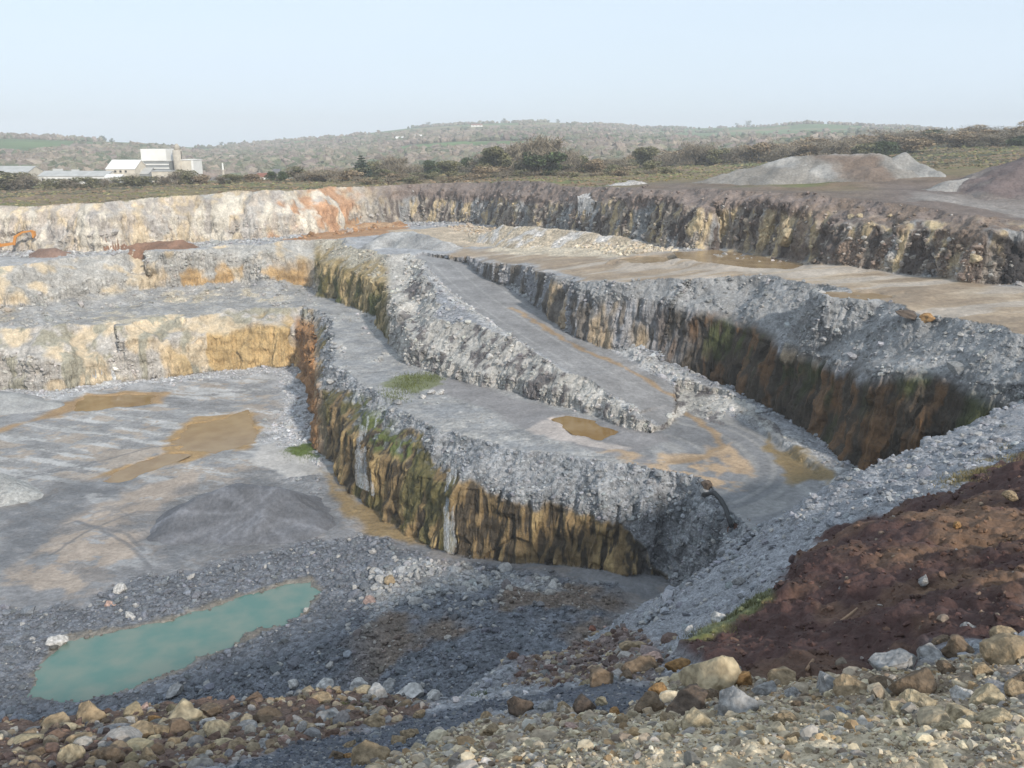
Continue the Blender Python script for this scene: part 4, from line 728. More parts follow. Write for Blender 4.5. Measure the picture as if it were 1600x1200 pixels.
BL = [
 (138, 1118, 46, 'tan', 'rounded tan boulder just below the near end of the turquoise pool'), (86, 1131, 38, 'tan', 'flat topped tan boulder farthest left in the foreground'), (131, 1155, 40, 'tan', 'tan boulder directly below the rounded boulder by the pool end'),
 (180, 1147, 24, 'orange', 'upright orange brown stone left of the big cream boulder heap'), (198, 1127, 23, 'tan', 'small tan stone above the upright orange stone'), (222, 1143, 40, 'tan', 'lumpy tan boulder right of the upright orange stone'),
 (226, 1106, 20, 'pink', 'pinkish stone standing highest on the left foreground heap'), (239, 1123, 18, 'orange', 'small orange stone under the pinkish top stone'), (286, 1122, 60, 'cream', 'largest cream boulder of the left foreground heap'),
 (252, 1142, 32, 'tan', 'tan boulder under the left side of the largest cream boulder'), (296, 1152, 32, 'tan', 'tan boulder under the largest cream boulder'), (328, 1128, 28, 'white', 'whitish stone touching the right side of the largest cream boulder'),
 (339, 1146, 35, 'cream', 'pale blocky stone below the whitish stone'), (333, 1110, 27, 'brown', 'brown stone above the whitish stone, beside the pool gravel'), (366, 1125, 19, 'grey', 'small grey stone right of the whitish stone'),
 (385, 1138, 27, 'grey', 'greyish stone between the small grey stone and the brown pyramid boulder'), (368, 1166, 34, 'tan', 'tan boulder low on the left heap, right of centre'), (421, 1126, 42, 'brown', 'pyramid shaped brown boulder in the left foreground'),
 (448, 1129, 14, 'orange', 'small bright orange stone right of the brown pyramid boulder'), (505, 1095, 28, 'tan', 'tan boulder above the half grey half ochre block'), (516, 1116, 38, 'grey', 'angular grey block with an ochre side on the brown stones'),
 (498, 1135, 15, 'white', 'small white stone under the angular grey block'), (508, 1068, 30, 'white', 'white boulder with a reddish side on the bank edge'), (459, 1070, 17, 'white', 'small white stone at the bank edge, leftmost of the white ones'),
 (563, 1070, 24, 'white', 'pointed white rock at the bank edge above the green moss'), (590, 1085, 32, 'white', 'broad white rock in the middle of the white rock row'), (606, 1072, 22, 'grey', 'grey slab behind the broad white rock'),
 (647, 1080, 36, 'white', 'largest bright white rock of the row at the bank edge'), (674, 1089, 22, 'white', 'white rock at the right end of the bank edge row'), (630, 1100, 24, 'white', 'white angular rock in front of the largest white rock'),
 (609, 1100, 20, 'dark', 'dark brown stone between the white rocks'), (585, 1125, 34, 'tan', 'flat tan slab lying beside the grey gravel track'), (545, 1163, 19, 'tan', 'tan stone on the near side of the gravel track, leftmost'),
 (524, 1180, 25, 'brown', 'brown stone left of the small orange stone at the bottom'), (543, 1181, 17, 'orange', 'orange stone beside the lumpy tan boulder at the bottom'), (576, 1184, 58, 'tan', 'big lumpy tan boulder at the bottom edge of the picture'),
 (624, 1158, 26, 'tan', 'tall tan rock standing on the gravel track, left of a pair'), (643, 1146, 25, 'tan', 'tall tan rock standing on the gravel track, right of a pair'), (60, 1176, 30, 'brown', 'brown boulder in the bottom left corner'),
 (112, 1180, 38, 'cream', 'pale lumpy boulder in the bottom left, above the picture edge'), (168, 1178, 40, 'brown', 'broad brown boulder low on the left heap'), (232, 1184, 36, 'tan', 'tan boulder low on the left heap, near the bottom edge'),
 (1112, 1060, 88, 'cream', 'largest cream boulder at the foot of the soil bank'), (1062, 1040, 34, 'orange', 'upright orange boulder left of the largest cream boulder'), (1034, 1085, 32, 'orange', 'bright orange rounded boulder beside the dark gravel track'),
 (1072, 1102, 52, 'dark', 'dark brown boulder under the largest cream boulder'), (1146, 1106, 62, 'grey', 'smooth pale grey boulder right of the dark brown boulder'), (1161, 1060, 34, 'orange', 'ochre block at the right end of the largest cream boulder'),
 (1148, 1047, 22, 'grey', 'grey stone tucked behind the largest cream boulder'), (1113, 1092, 22, 'brown', 'thin brown stone wedged beside the smooth grey boulder'), (1092, 1134, 50, 'cream', 'pale pinkish boulder in front of the dark brown boulder'),
 (1198, 1078, 34, 'grey', 'grey boulder between the ochre block and the foreground rubble'), (1010, 1105, 46, 'brown', 'grey brown boulder left of the dark brown boulder'), (1000, 1042, 38, 'brown', 'rounded grey brown boulder left of the upright orange boulder'),
 (1024, 1029, 26, 'pink', 'purplish stone behind the rounded grey brown boulder'), (990, 1012, 34, 'tan', 'tan boulder leaning on the bank behind the purplish stone'), (938, 1061, 42, 'brown', 'flat brown boulder at the far side of the gravel track'),
 (978, 1058, 28, 'brown', 'brown stone between the flat brown boulder and the orange one'), (914, 1068, 16, 'cream', 'small cream stone left of the flat brown boulder'), (914, 1104, 40, 'dark', 'dark greenish brown boulder on the near side of the gravel track'),
 (855, 1103, 27, 'grey', 'small grey boulder left of the dark greenish brown one'), (885, 1106, 22, 'tan', 'pale tan stone between the grey and the dark greenish boulder'), (810, 1106, 44, 'dark', 'round dark brown boulder leftmost on the near side of the gravel track'),
 (942, 1097, 17, 'cream', 'little cream stone right of the dark greenish brown boulder'), (938, 1130, 16, 'orange', 'small bright orange stone in the foreground rubble'), (925, 981, 15, 'red', 'small dark red stone on the grey gravel edge'),
 (931, 990, 14, 'tan', 'small tan stone under the dark red stone'), (947, 982, 11, 'pink', 'small pink stone right of the dark red stone'), (978, 986, 11, 'pink', 'small pinkish stone farther right along the gravel edge'),
 (1220, 1056, 44, 'tan', 'tan boulder at the foot of the soil bank, right of the ochre block'), (1262, 1064, 20, 'tan', 'pointed tan stone between the tan and grey boulders'), (1294, 1070, 46, 'grey', 'grey boulder with an orange spot at the soil bank foot'),
 (1338, 1074, 50, 'tan', 'tan and ochre boulder right of the grey orange spotted one'), (1398, 1039, 52, 'grey', 'grey boulder standing against the dark soil, left of the pale one'), (1456, 1024, 42, 'grey', 'pale grey faced boulder against the dark soil'),
 (1434, 1066, 58, 'brown', 'wide brown stained boulder at the foot of the soil bank'), (1375, 1068, 34, 'brown', 'brown boulder left of the wide brown stained boulder'), (1520, 984, 27, 'grey', 'rounded grey boulder on top of the right hand boulder pile'),
 (1565, 990, 32, 'tan', 'tan boulder on top of the right hand boulder pile'), (1500, 1015, 44, 'brown', 'brown boulder below the rounded grey top boulder'), (1570, 1025, 66, 'tan', 'large lumpy olive tan boulder at the right edge'),
 (1304, 1114, 30, 'blue', 'smooth blue grey stone half sunk in the rubble'), (1325, 1115, 14, 'blue', 'little blue grey stone right of the smooth blue grey one'), (1400, 1108, 44, 'cream', 'cream block left of the pale upright block'),
 (1442, 1098, 50, 'cream', 'pale upright block in the sunlit rubble'), (1500, 1088, 34, 'white', 'white block in the right foreground pile'), (1542, 1090, 48, 'cream', 'cream block right of the white block'),
 (1500, 1120, 52, 'cream', 'broad cream block under the white block'), (1550, 1125, 40, 'cream', 'cream block under the right hand cream block'), (1235, 1163, 24, 'cream', 'lone cream stone in the fine rubble'), (1222, 1128, 30, 'tan', 'tan stone above the lone cream stone'),
 (186, 921, 17, 'white', 'white block on the grey stones above the turquoise pool'), (171, 943, 15, 'pink', 'pinkish block closest above the pool, left part'), (203, 961, 13, 'white', 'small white stone at the pool edge'), (90, 1000, 20, 'white', 'white rock at the left corner of the pool'),
 (276, 1077, 24, 'grey', 'pale grey rock on the gravel below the pool'), (581, 938, 18, 'pink', 'rock with an orange end on the grey rubble slope'), (609, 908, 20, 'tan', 'round tan rock on the grey rubble slope'), (675, 612, 12, 'white', 'white block above the mossy waterfall cliff, left'),
 (687, 613, 12, 'white', 'white block above the mossy waterfall cliff, right'), (660, 620, 11, 'white', 'small white block on the cliff edge by the moss'), (622, 628, 14, 'grey', 'grey rock jutting from the cliff edge beside the moss'), (1180, 920, 16, 'blue', 'grey angular rock on the gravel bank above the soil'),
 (1120, 968, 26, 'white', 'pale flat rock on the gravel bank next to the green strip'), (1150, 912, 20, 'grey', 'grey rock sticking out of the steep gravel bank'), (1297, 817, 14, 'blue', 'small bluish stone on the crest of the soil bank'), (1451, 860, 14, 'cream', 'cream stone on the sunlit part of the soil bank'),
 (1443, 905, 18, 'grey', 'grey pointed stone in the soil hollow'), (1318, 921, 12, 'grey', 'pale grey stone on the dark soil face'), (1580, 774, 14, 'tan', 'tan stone near the top right of the soil bank'), (1496, 818, 14, 'orange', 'orange stone on the upper soil bank'),
 (1230, 372, 26, 'cream', 'pale cream rock outcrop in the dark upper wall'), (1524, 403, 18, 'cream', 'cream rock in the dark upper wall at the right'), (1330, 338, 10, 'cream', 'left of two pale rocks high in the dark upper wall'), (1343, 338, 10, 'cream', 'right of two pale rocks high in the dark upper wall'), (1391, 337, 8, 'cream', 'lone pale rock high in the dark upper wall'),
]
for b_ in BL: boulder(*b_)
EXTRA = [(u + a, v + b, w_, c) for (u, v, w_, c, a, b) in [(270, 1165, 24, 'tan', 0, 0), (318, 1172, 26, 'tan', 0, 0), (205, 1165, 20, 'brown', 0, 0), (145, 1192, 26, 'tan', 0, 0), (300, 1192, 24, 'cream', 0, 0), (345, 1188, 22, 'tan', 0, 0), (410, 1165, 22, 'grey', 0, 0),
    (440, 1158, 20, 'pink', 0, 0), (470, 1140, 18, 'grey', 0, 0), (395, 1105, 16, 'brown', 0, 0), (470, 1090, 16, 'tan', 0, 0), (540, 1125, 16, 'grey', 0, 0), (560, 1110, 16, 'white', 0, 0), (655, 1118, 18, 'tan', 0, 0), (760, 1120, 22, 'tan', 0, 0), (770, 1145, 30, 'tan', 0, 0),
    (720, 1160, 26, 'brown', 0, 0), (745, 1175, 34, 'tan', 0, 0), (790, 1160, 26, 'tan', 0, 0), (830, 1140, 20, 'tan', 0, 0), (860, 1140, 26, 'tan', 0, 0), (895, 1140, 22, 'pink', 0, 0), (970, 1130, 26, 'tan', 0, 0), (960, 1115, 18, 'orange', 0, 0), (1040, 1125, 24, 'tan', 0, 0), (1050, 1145, 24, 'cream', 0, 0),
    (1130, 1150, 18, 'grey', 0, 0), (1170, 1140, 20, 'tan', 0, 0), (1250, 1100, 22, 'brown', 0, 0), (1270, 1125, 18, 'cream', 0, 0), (1345, 1120, 22, 'tan', 0, 0), (1470, 1140, 26, 'cream', 0, 0), (1585, 1080, 30, 'tan', 0, 0), (1240, 1085, 20, 'grey', 0, 0), (1480, 1050, 24, 'brown', 0, 0), (1540, 1050, 26, 'tan', 0, 0), (1600, 1060, 30, 'brown', 0, 0), (1470, 1000, 22, 'brown', 0, 0)]]
stones('rock_rubble', 'fist sized tan rocks packed in the left foreground', gb & (fg > .4), 420, .0085, .04, .30, T2, M_STONES_NEAR, sat=.03, own=[(.27, .21, .135), (.22, .165, .11), (.33, .27, .18), (.20, .185, .165), (.16, .115, .08)], lift=.1, spread=.35, pale=.04)
stones('rock_rubble', 'fist sized cream rocks packed in the right foreground', tanz, 420, .0070, .02, .16, T2, M_STONES_NEAR, sat=.03, own=[(.42, .35, .25), (.36, .30, .21), (.28, .23, .17), (.30, .28, .25)], lift=.1, spread=.4, pale=.05)
for k, (u, v, w_, c) in enumerate(EXTRA): tag(boulder(u, v, w_, c, None, name='rock'), 'small %s rock packed among the foreground boulders' % {'tan': 'tan', 'brown': 'brown', 'grey': 'grey', 'cream': 'cream', 'pink': 'pinkish', 'white': 'white', 'orange': 'orange'}[c], 'rock', 'small %s rocks packed among the foreground boulders' % c)

# ------------------------------------------------------------------ waterfalls, pipe, small works
m, t, b = node_mat('falling_water'); b.inputs['Base Color'].default_value = (.62, .65, .68, 1); b.inputs['Roughness'].default_value = .25
geo = N(t, 'ShaderNodeNewGeometry'); mpn = N(t, 'ShaderNodeMapping'); mpn.inputs['Scale'].default_value = (9, 9, .7); nn = N(t, 'ShaderNodeTexNoise'); nn.inputs['Scale'].default_value = 1.0; nn.inputs['Detail'].default_value = 4
t.links.new(geo.outputs['Position'], mpn.inputs[0]); t.links.new(mpn.outputs[0], nn.inputs['Vector']); t.links.new(mul_map(t, nn.outputs[0], .0, .42, .36, .70), b.inputs['Alpha'])
def fall(label, strands):
    root = None; first = hit(strands[0][0], strands[0][3]); root = empty('waterfall', first); tag(root, label, 'waterfall')
    for u0, v0, u1, v1, wd_ in strands:
        top = hit(u0, v0); bot = hit(u1, v1); n = 14; bm = bmesh.new(); pr_ = None
        dirn = np.array([-.75, -.66, 0])
        for k in range(n):
            f = k / (n - 1); p = top * (1 - f) + bot * f; p = p + dirn * (.9 + .4 * math.sin(f * 3.1)) + np.array([.05 * math.sin(k * 1.7), 0, 0]); wv = wd_ * (.7 + .8 * f + .25 * math.sin(k * 2.3)); sd = np.array([.66, -.75, 0]) * wv / 2
            p = p - first; ring = [bm.verts.new(p + sd), bm.verts.new(p + dirn * .06), bm.verts.new(p - sd), bm.verts.new(p - dirn * .06)]
            if pr_:
                for q in range(4): bm.faces.new((pr_[q], pr_[(q + 1) % 4], ring[(q + 1) % 4], ring[q]))
            pr_ = ring
        obj('water_strand', bm, m, root, True)
fall('pair of thin white waterfalls under the green moss', [(584, 648, 583, 764, .8), (597, 650, 592, 772, .6), (575, 662, 574, 760, 1.8)])
fall('broad faint waterfall on the brown cliff farther right', [(717, 727, 708, 858, .8), (711, 735, 714, 860, 1.1), (722, 730, 720, 850, .6)])
m_blk = simple_mat('black_rubber', (.02, .021, .023), .5, .2); m_rust = simple_mat('rusty_soil', (.115, .062, .042), .9, .3, 2.0)
bm = bmesh.new(); pp = [P(u, v, -32.5) for u, v in [(1100, 757), (1108, 762), (1117, 768), (1126, 776), (1134, 786), (1140, 796), (1144, 804)]]; pp = [np.array([p[0], p[1], max(tz(p[0], p[1]) + .35, -33.6)]) for p in pp]; o0 = pp[0]; tube(bm, [p - o0 for p in pp], .24, 12)
o = obj('drainage_pipe', bm, m_blk, smooth=True); o.location = o0; tag(o, 'black drainage pipe bending down at the near end of the middle bench', 'pipe')
heap('soil_berm', 'low straight red brown soil berm closing the near end of the bench', [A(1138, 808, 76), A(1192, 814, 75)], 1.0, cf((.115, .062, .045)), rubv=.2, cell=.25, nz=.15, cat='berm', lim=-33.6)
boulder(1424, 491, 34, 'dark', 'dark slab lying on the edge of the tan plain', .3); boulder(1450, 497, 20, 'orange', 'orange brown boulder at the end of the dark slab', .8); boulder(1106, 757, 20, 'dark', 'dark mossy boulder at the upper end of the black pipe')
print('small works', round(time.time() - T0, 1))
#@@PART3
# ------------------------------------------------------------------ hills beyond
CRT = [(-700, 205, 1500), (0, 214, 1400), (120, 219, 1400), (230, 224, 1450), (300, 231, 1700), (340, 228, 2000), (400, 223, 2100), (550, 211, 2200), (650, 199, 2200), (750, 193, 2200), (850, 191, 2200), (940, 194, 2250), (1000, 199, 2400), (1100, 200, 2700), (1200, 197, 2700),
       (1260, 193, 2600), (1400, 197, 2500), (1500, 205, 2400), (1620, 210, 2300), (2300, 214, 2200)]
ca, ce, cr = [], [], []
for u, v, r_ in CRT:
    q = ray(u, v); ca.append(math.atan2(q[0], q[1])); ce.append(q[2] / math.hypot(q[0], q[1])); cr.append(r_)
def hill_z(x, y):
    x = np.asarray(x, float); y = np.asarray(y, float)
    az = np.arctan2(x, y); r = np.hypot(x, y); e = np.interp(az, ca, ce); rc = np.interp(az, ca, cr)
    near_z = np.interp(az, [-.6, -.3, 0, .3, .6], [-24, -22, -17, -5, 3])
    t = ss(520, 1.0, 0) if False else np.clip((r - 480) / (rc - 480), 0, 1.35); prof = np.where(t < 1, t ** 1.25 * (1.0 + .18 * np.sin(t * 3.14)), 1 - (t - 1) * .8)
    return near_z + (rc * e - near_z) * prof + 5 * _fbm(x / 260, y / 260, o=3, seed=300) * np.clip(t, 0, 1) * (t < .97) * (1 - t) * 3 - 3 * (1 - np.clip(t * 8, 0, 1))
na, nr = 420, 240
aa, rr = np.meshgrid(np.linspace(-.72, .72, na), 455 * (3600 / 455) ** np.linspace(0, 1, nr)); hx, hy = (np.sin(aa) * rr).ravel(), (np.cos(aa) * rr).ravel(); hz = hill_z(hx, hy)
q = (np.arange(nr - 1)[:, None] * na + np.arange(na - 1)[None]).ravel(); HF = np.stack([q, q + 1, q + na + 1, q + na], 1)
haz, hr_ = aa.ravel(), rr.ravel(); hrc = np.interp(haz, ca, cr); ht = (hr_ - 480) / (hrc - 480)
cell = _worley(hx / 170, hy / 130, seed=310)
def wood_mask(x, y):
    az = np.arctan2(x, y); r = np.hypot(x, y); t = (r - 480) / (np.interp(az, ca, cr) - 480)
    nz = _fbm(x / 210, y / 160, o=3, seed=320); lim = np.interp(az, [-.7, -.52, -.36, -.3, -.1, 0, .12, .2, .3, .6], [.38, .40, .62, .66, .55, .50, .80, .18, .12, .2])
    return ((t < lim + .14 * nz) & (t > .02) & (nz > -.62)).astype(float)
hc = C3(.10, .155, .055) * (.75 + .6 * cell[1][:, None]); br = (cell[1] > .66)[:, None]; hc = np.where(br, C3(.20, .17, .09) * (.7 + .4 * cell[1][:, None]), hc); wm = wood_mask(hx, hy)[:, None]; hc = hc * (1 - wm) + C3(.13, .105, .085) * wm
M_HILL = attr_mat('hill_fields', .25, .02, bump=0.0)
tag(mesh_np('hills', np.stack([hx, hy, hz], 1), HF, M_HILL, cols=hc, smooth=True), 'distant hills with green fields and bare winter woods', kind='structure')
# the woods as one mass of crowns
def crowns(name, label, xy, z, rad, c, aspect=1.0, n=1):
    tm = [rock_template(n, 60 + k, .75, 0, 1.0) for k in range(6)]; pos = np.column_stack([xy, z + rad * .45])
    o = scatter(name, label, pos, rad, c, tm, M_LEAF); return o
nw = 14000; ra = RNG.uniform(-.62, .62, nw * 3); rt = RNG.uniform(0, 1, nw * 3) ** .8; rcx = np.interp(ra, ca, cr); rad_ = 500 + (rcx - 500) * rt; wx_, wy_ = np.sin(ra) * rad_, np.cos(ra) * rad_
kp = wood_mask(wx_, wy_) > 0; hedg = (_worley(wx_ / 170, wy_ / 130, seed=310)[0] > .62) & ~kp; kp = kp | (hedg & (RNG.random(len(kp)) < .5)); wx_, wy_ = wx_[kp][:nw], wy_[kp][:nw]; n_ = len(wx_)
pal = np.array([(.21, .17, .145), (.19, .16, .13), (.24, .20, .16), (.17, .16, .115), (.11, .125, .08), (.20, .16, .14)]); g_ = _fbm(wx_ / 90, wy_ / 70, o=3, seed=330); pi_ = np.clip(((g_ + 1) * 3 + RNG.normal(0, .8, n_)), 0, 5.99).astype(int)
crowns('woodland', 'bare grey brown woods covering the distant hillside', np.column_stack([wx_, wy_]), hill_z(wx_, wy_), RNG.uniform(2.4, 5.2, n_), pal[pi_] * np.exp(RNG.normal(0, .15, (n_, 1))))
print('hills', round(time.time() - T0, 1))

# ------------------------------------------------------------------ trees and shrubs, each its own thing
M_BARK = simple_mat('bark', (.075, .06, .045), .9, .3, 3.0)
def crown_mesh(name, kind, seed, nleaf):
    """unit-height plant: twig and leaf faces spread through an uneven crown volume"""
    r = np.random.default_rng(seed); lob = []
    if kind == 'conifer': cents = [(0, 0, h, .30 * (1 - h) + .04) for h in np.linspace(.15, .97, 9)]
    else:
        for _ in range(9 if kind != 'bare' else 13):
            a = r.uniform(0, 6.28); rr_ = r.uniform(0, .36) ; cents = lob; lob.append((math.cos(a) * rr_, math.sin(a) * rr_, r.uniform(.12, .80), r.uniform(.12, .26)))
        cents = lob
    P_ = []
    wts = np.array([c[3] ** 2 for c in cents]); wts /= wts.sum(); pick_ = r.choice(len(cents), nleaf, p=wts)
    for k in pick_:
        cx, cy, cz, cr_ = cents[k]; d = r.normal(size=3); d /= np.linalg.norm(d); rad = cr_ * (r.uniform(.55, 1.12) if kind != 'bare' else r.uniform(.2, 1.35)); sc = (1, 1, .9) if kind != 'conifer' else (1.15, 1.15, .25)
        P_.append((cx + d[0] * rad * sc[0], cy + d[1] * rad * sc[1], max(.01, cz + d[2] * rad * sc[2])))
    P_ = np.array(P_); n = len(P_); t1 = r.normal(size=(n, 3)); t1 /= np.linalg.norm(t1, axis=1)[:, None]
    if kind == 'bare': t1[:, 2] = np.abs(t1[:, 2]) + .6; t1 /= np.linalg.norm(t1, axis=1)[:, None]
    t2 = np.cross(t1, r.normal(size=(n, 3))); t2 /= np.linalg.norm(t2, axis=1)[:, None]
    a = r.uniform(.016, .036, n)[:, None]; b_ = a * (.16 if kind == 'bare' else .6); a = a * (2.0 if kind == 'bare' else 1.0)
    VV = np.stack([P_ - t1 * a - t2 * b_, P_ + t1 * a - t2 * b_ * .6, P_ + t1 * a * 1.1 + t2 * b_, P_ - t1 * a * .8 + t2 * b_], 1).reshape(-1, 3); FF = np.arange(4 * n).reshape(-1, 4)
    cc = {'bare': [(.22, .185, .135), (.27, .23, .165), (.16, .135, .105)], 'olive': [(.17, .165, .085), (.22, .20, .11), (.12, .12, .065)], 'evergreen': [(.065, .09, .04), (.09, .115, .05), (.045, .065, .032)],
          'conifer': [(.04, .065, .045), (.055, .08, .05), (.03, .045, .03)], 'russet': [(.27, .20, .125), (.22, .165, .11), (.30, .23, .14)]}[kind]
    c = np.array(cc)[r.integers(0, 3, n)] * np.exp(r.normal(0, .18, (n, 1)))
    me = mesh_np(name, VV, FF, M_LEAF, cols=np.repeat(c, 4, 0)); me_d = me.data; D.objects.remove(me); return me_d
def trunk_mesh(kind, seed):
    r = np.random.default_rng(seed); bm = bmesh.new(); top = .95 if kind == 'conifer' else .6
    tube(bm, [(0, 0, -.04), (.01, 0, .2), (-.01, .01, .4), (0, 0, top)], [.035, .028, .022, .008], 7)
    if kind != 'conifer':
        for _ in range(9):
            a = r.uniform(0, 6.28); z0 = r.uniform(.06, .4); l = r.uniform(.2, .42); tube(bm, [(0, 0, z0), (math.cos(a) * l * .5, math.sin(a) * l * .5, z0 + l * .5), (math.cos(a) * l * .8, math.sin(a) * l * .8, min(.97, z0 + l * 1.2))], [.016, .010, .003], 5)
    me = D.meshes.new('trunk'); bm.to_mesh(me); bm.free(); me.materials.append(M_BARK); return me
PL = {}
def plant(name, kind, base, h, wd, label, cat='shrub', group=None, var=0, nleaf=900):
    key = (kind, var, nleaf)
    if key not in PL: PL[key] = (crown_mesh('crown', kind, 500 + var * 7 + len(kind), nleaf), trunk_mesh(kind, 90 + var))
    root = empty(name, base, (base[0] * 1.3) % 6.28); root.scale = (wd, wd, h)
    for nm, me in zip(('crown', 'trunk'), PL[key]):
        o = D.objects.new(nm, me); COL.objects.link(o); o.parent = root
    return tag(root, label, cat, group)
def on_land(u, v, d): p = Q(u, v, d); return (p[0], p[1], (tz(p[0], p[1]) if d < 490 else float(hill_z(p[0], p[1]))) - .1)
def grow(name, kind, u, d, hpx, wpx, label, cat='shrub', group=None, var=0, nleaf=900):
    b = on_land(u, 260, d); k = np.linalg.norm(b) / F_PX; return plant(name, kind, b, hpx * k, wpx * k * 1.45, label, cat, group, var, nleaf)
KN = {'bare': 'bare twiggy', 'olive': 'olive', 'evergreen': 'dark evergreen', 'russet': 'russet brown', 'conifer': 'dark conical'}
for u, d, h, w_, k, lb in [
    (565, 330, 34, 34, 'conifer', 'dark conical fir at the left end of the scrub'), (588, 335, 26, 24, 'olive', 'olive bush right beside the conical fir'), (614, 330, 34, 36, 'bare', 'rounded bare tree right of the conical fir'),
    (640, 345, 20, 34, 'bare', 'low bare bush right of the rounded bare tree'), (676, 345, 30, 28, 'evergreen', 'dark evergreen tree in front of the hillside, left of centre'), (700, 320, 26, 38, 'olive', 'wide olive shrub under the dark evergreen tree'),
    (736, 360, 32, 22, 'evergreen', 'narrow evergreen between the bare trees'), (760, 330, 34, 44, 'bare', 'bare brown tree left of the dark thicket'), (782, 325, 44, 50, 'olive', 'tall dark thicket tree near the middle'),
    (815, 345, 52, 56, 'bare', 'broad bare tree behind the dark thicket'), (845, 305, 66, 62, 'bare', 'tallest bare tree with spreading branches on the rim'), (852, 300, 42, 56, 'evergreen', 'dark ivy bush under the tallest bare tree'),
    (880, 340, 40, 44, 'bare', 'bare tree right of the tallest one'), (905, 345, 28, 34, 'olive', 'olive bush beyond the ivy bush'), (930, 330, 24, 34, 'russet', 'russet bush right of the tallest bare tree'),
    (965, 360, 22, 34, 'bare', 'low bare bush on the brown field'), (1006, 380, 34, 36, 'olive', 'rounded olive bush on the field horizon'), (1046, 390, 24, 36, 'bare', 'low bare bush right of the rounded olive bush'),
    (1086, 385, 36, 42, 'bare', 'dark bare bush above the left end of the spoil heap'), (1115, 380, 26, 34, 'olive', 'olive bush above the left end of the spoil heap'), (1150, 385, 28, 40, 'bare', 'bare bush behind the spoil heap, left part'),
    (1185, 380, 30, 40, 'russet', 'russet bush behind the spoil heap, left part'), (1220, 375, 26, 42, 'bare', 'bare bush behind the middle of the spoil heap'), (1262, 370, 28, 46, 'russet', 'russet bush behind the middle of the spoil heap'),
    (1305, 360, 28, 46, 'bare', 'bare bush behind the right part of the spoil heap'), (1340, 350, 24, 40, 'olive', 'olive bush behind the right part of the spoil heap'), (1382, 350, 28, 40, 'evergreen', 'dark bush behind the pointed spoil heap'),
    (1420, 360, 24, 44, 'russet', 'russet bush right of the pointed spoil heap'), (1460, 420, 24, 36, 'evergreen', 'dark green tree on the brown ridge at the right'), (1500, 370, 22, 46, 'russet', 'russet bush on the brown ridge at the right'),
    (1545, 360, 20, 50, 'bare', 'bare bush on the brown ridge near the right edge'), (1588, 350, 20, 46, 'evergreen', 'dark shrub on the brown ridge at the right edge')]:
    tr = h >= 32 and k in ('bare', 'conifer', 'evergreen'); grow('tree' if tr else 'shrub', k, u, d, h, w_, lb, 'tree' if tr else 'shrub', var=int(u) % 3, nleaf=4500 if h > 30 else 2400)
for k in range(60):
    u = 450 + k * 9.5 + RNG.uniform(-6, 6); kd = ['bare', 'russet', 'olive'][k % 3]; grow('shrub', kd, u, RNG.uniform(290, 420), RNG.uniform(12, 22), RNG.uniform(30, 50), 'low %s scrub bush between the larger trees on the rim' % KN[kd], group='low %s scrub on the rim' % KN[kd], var=k % 3, nleaf=1100)
for k in range(44):
    u = 990 + k * 14.5 + RNG.uniform(-6, 6); kd = ['russet', 'bare'][k % 2]; grow('shrub', kd, u, RNG.uniform(390, 470), RNG.uniform(14, 26), RNG.uniform(32, 60), 'low %s scrub bush on the field behind the spoil heaps' % KN[kd], group='low %s scrub behind the spoil heaps' % KN[kd], var=k % 3, nleaf=1100)
for u, h, w_, k, lb in [(8, 32, 46, 'olive', 'large olive bush at the left edge under the pale shed roof'), (38, 28, 34, 'bare', 'bare bush left of the long white shed'), (84, 18, 22, 'olive', 'olive bush in front of the left end of the long shed'),
    (112, 17, 20, 'bare', 'bare bush before the long shed, third of the hedge'), (136, 20, 22, 'olive', 'olive bush before the right half of the long shed'), (160, 17, 18, 'bare', 'bare bush at the right end of the long shed'),
    (192, 20, 22, 'olive', 'olive bush under the gabled white building'), (208, 22, 18, 'bare', 'taller bare bush under the gabled white building'), (228, 18, 20, 'olive', 'olive bush left of the tower foot'), (256, 18, 18, 'bare', 'bare bush before the tower foot'),
    (276, 26, 22, 'bare', 'bare bush in front of the round silo'), (290, 28, 26, 'olive', 'olive bush in front of the white end building'), (312, 18, 20, 'russet', 'russet bush right of the white end building'), (345, 15, 18, 'bare', 'bare bush between the factory and the white post'),
    (364, 17, 22, 'olive', 'olive bush right of the white post'), (392, 18, 24, 'russet', 'russet bush left of the small houses'), (425, 22, 12, 'evergreen', 'thin dark shrub by the small houses'), (440, 22, 12, 'evergreen', 'thin dark shrub right of the other thin one'),
    (475, 18, 26, 'bare', 'bare bush right of the small houses'), (505, 20, 26, 'russet', 'russet bush left of the conical fir')]:
    grow('shrub', k, u, 296 + (u % 7), h * .85, w_ * 1.35, lb, var=int(u) % 3, nleaf=2000)
for u, hp, lb in [(160, 9, 'lone tree on the left hill crest'), (172, 5, 'small tree beside the lone crest tree'), (343, 5, 'small tree on the skyline above the factory'), (668, 7, 'lone tree on the skyline left of centre'), (705, 4, 'little tree on the green skyline'),
                  (787, 7, 'tree on the hilltop near the white roof'), (872, 5, 'small tree on the middle hilltop'), (1168, 9, 'dark tree on the far green skyline'), (1152, 5, 'smaller tree left of the dark skyline tree'), (1262, 5, 'low tree on the right hand skyline')]:
    rc_ = np.interp(math.atan2(ray(u, 200)[0], ray(u, 200)[1]), ca, cr) * .985; p = Q(u, 200, rc_ * math.cos(math.atan2(ray(u, 200)[0], ray(u, 200)[1]))); k_ = rc_ / F_PX
    plant('tree', 'evergreen', (p[0], p[1], float(hill_z(p[0], p[1])) - 1), (hp + 3) * k_, (hp + 4) * k_, lb, 'tree', nleaf=700, var=1)
print('plants', round(time.time() - T0, 1))

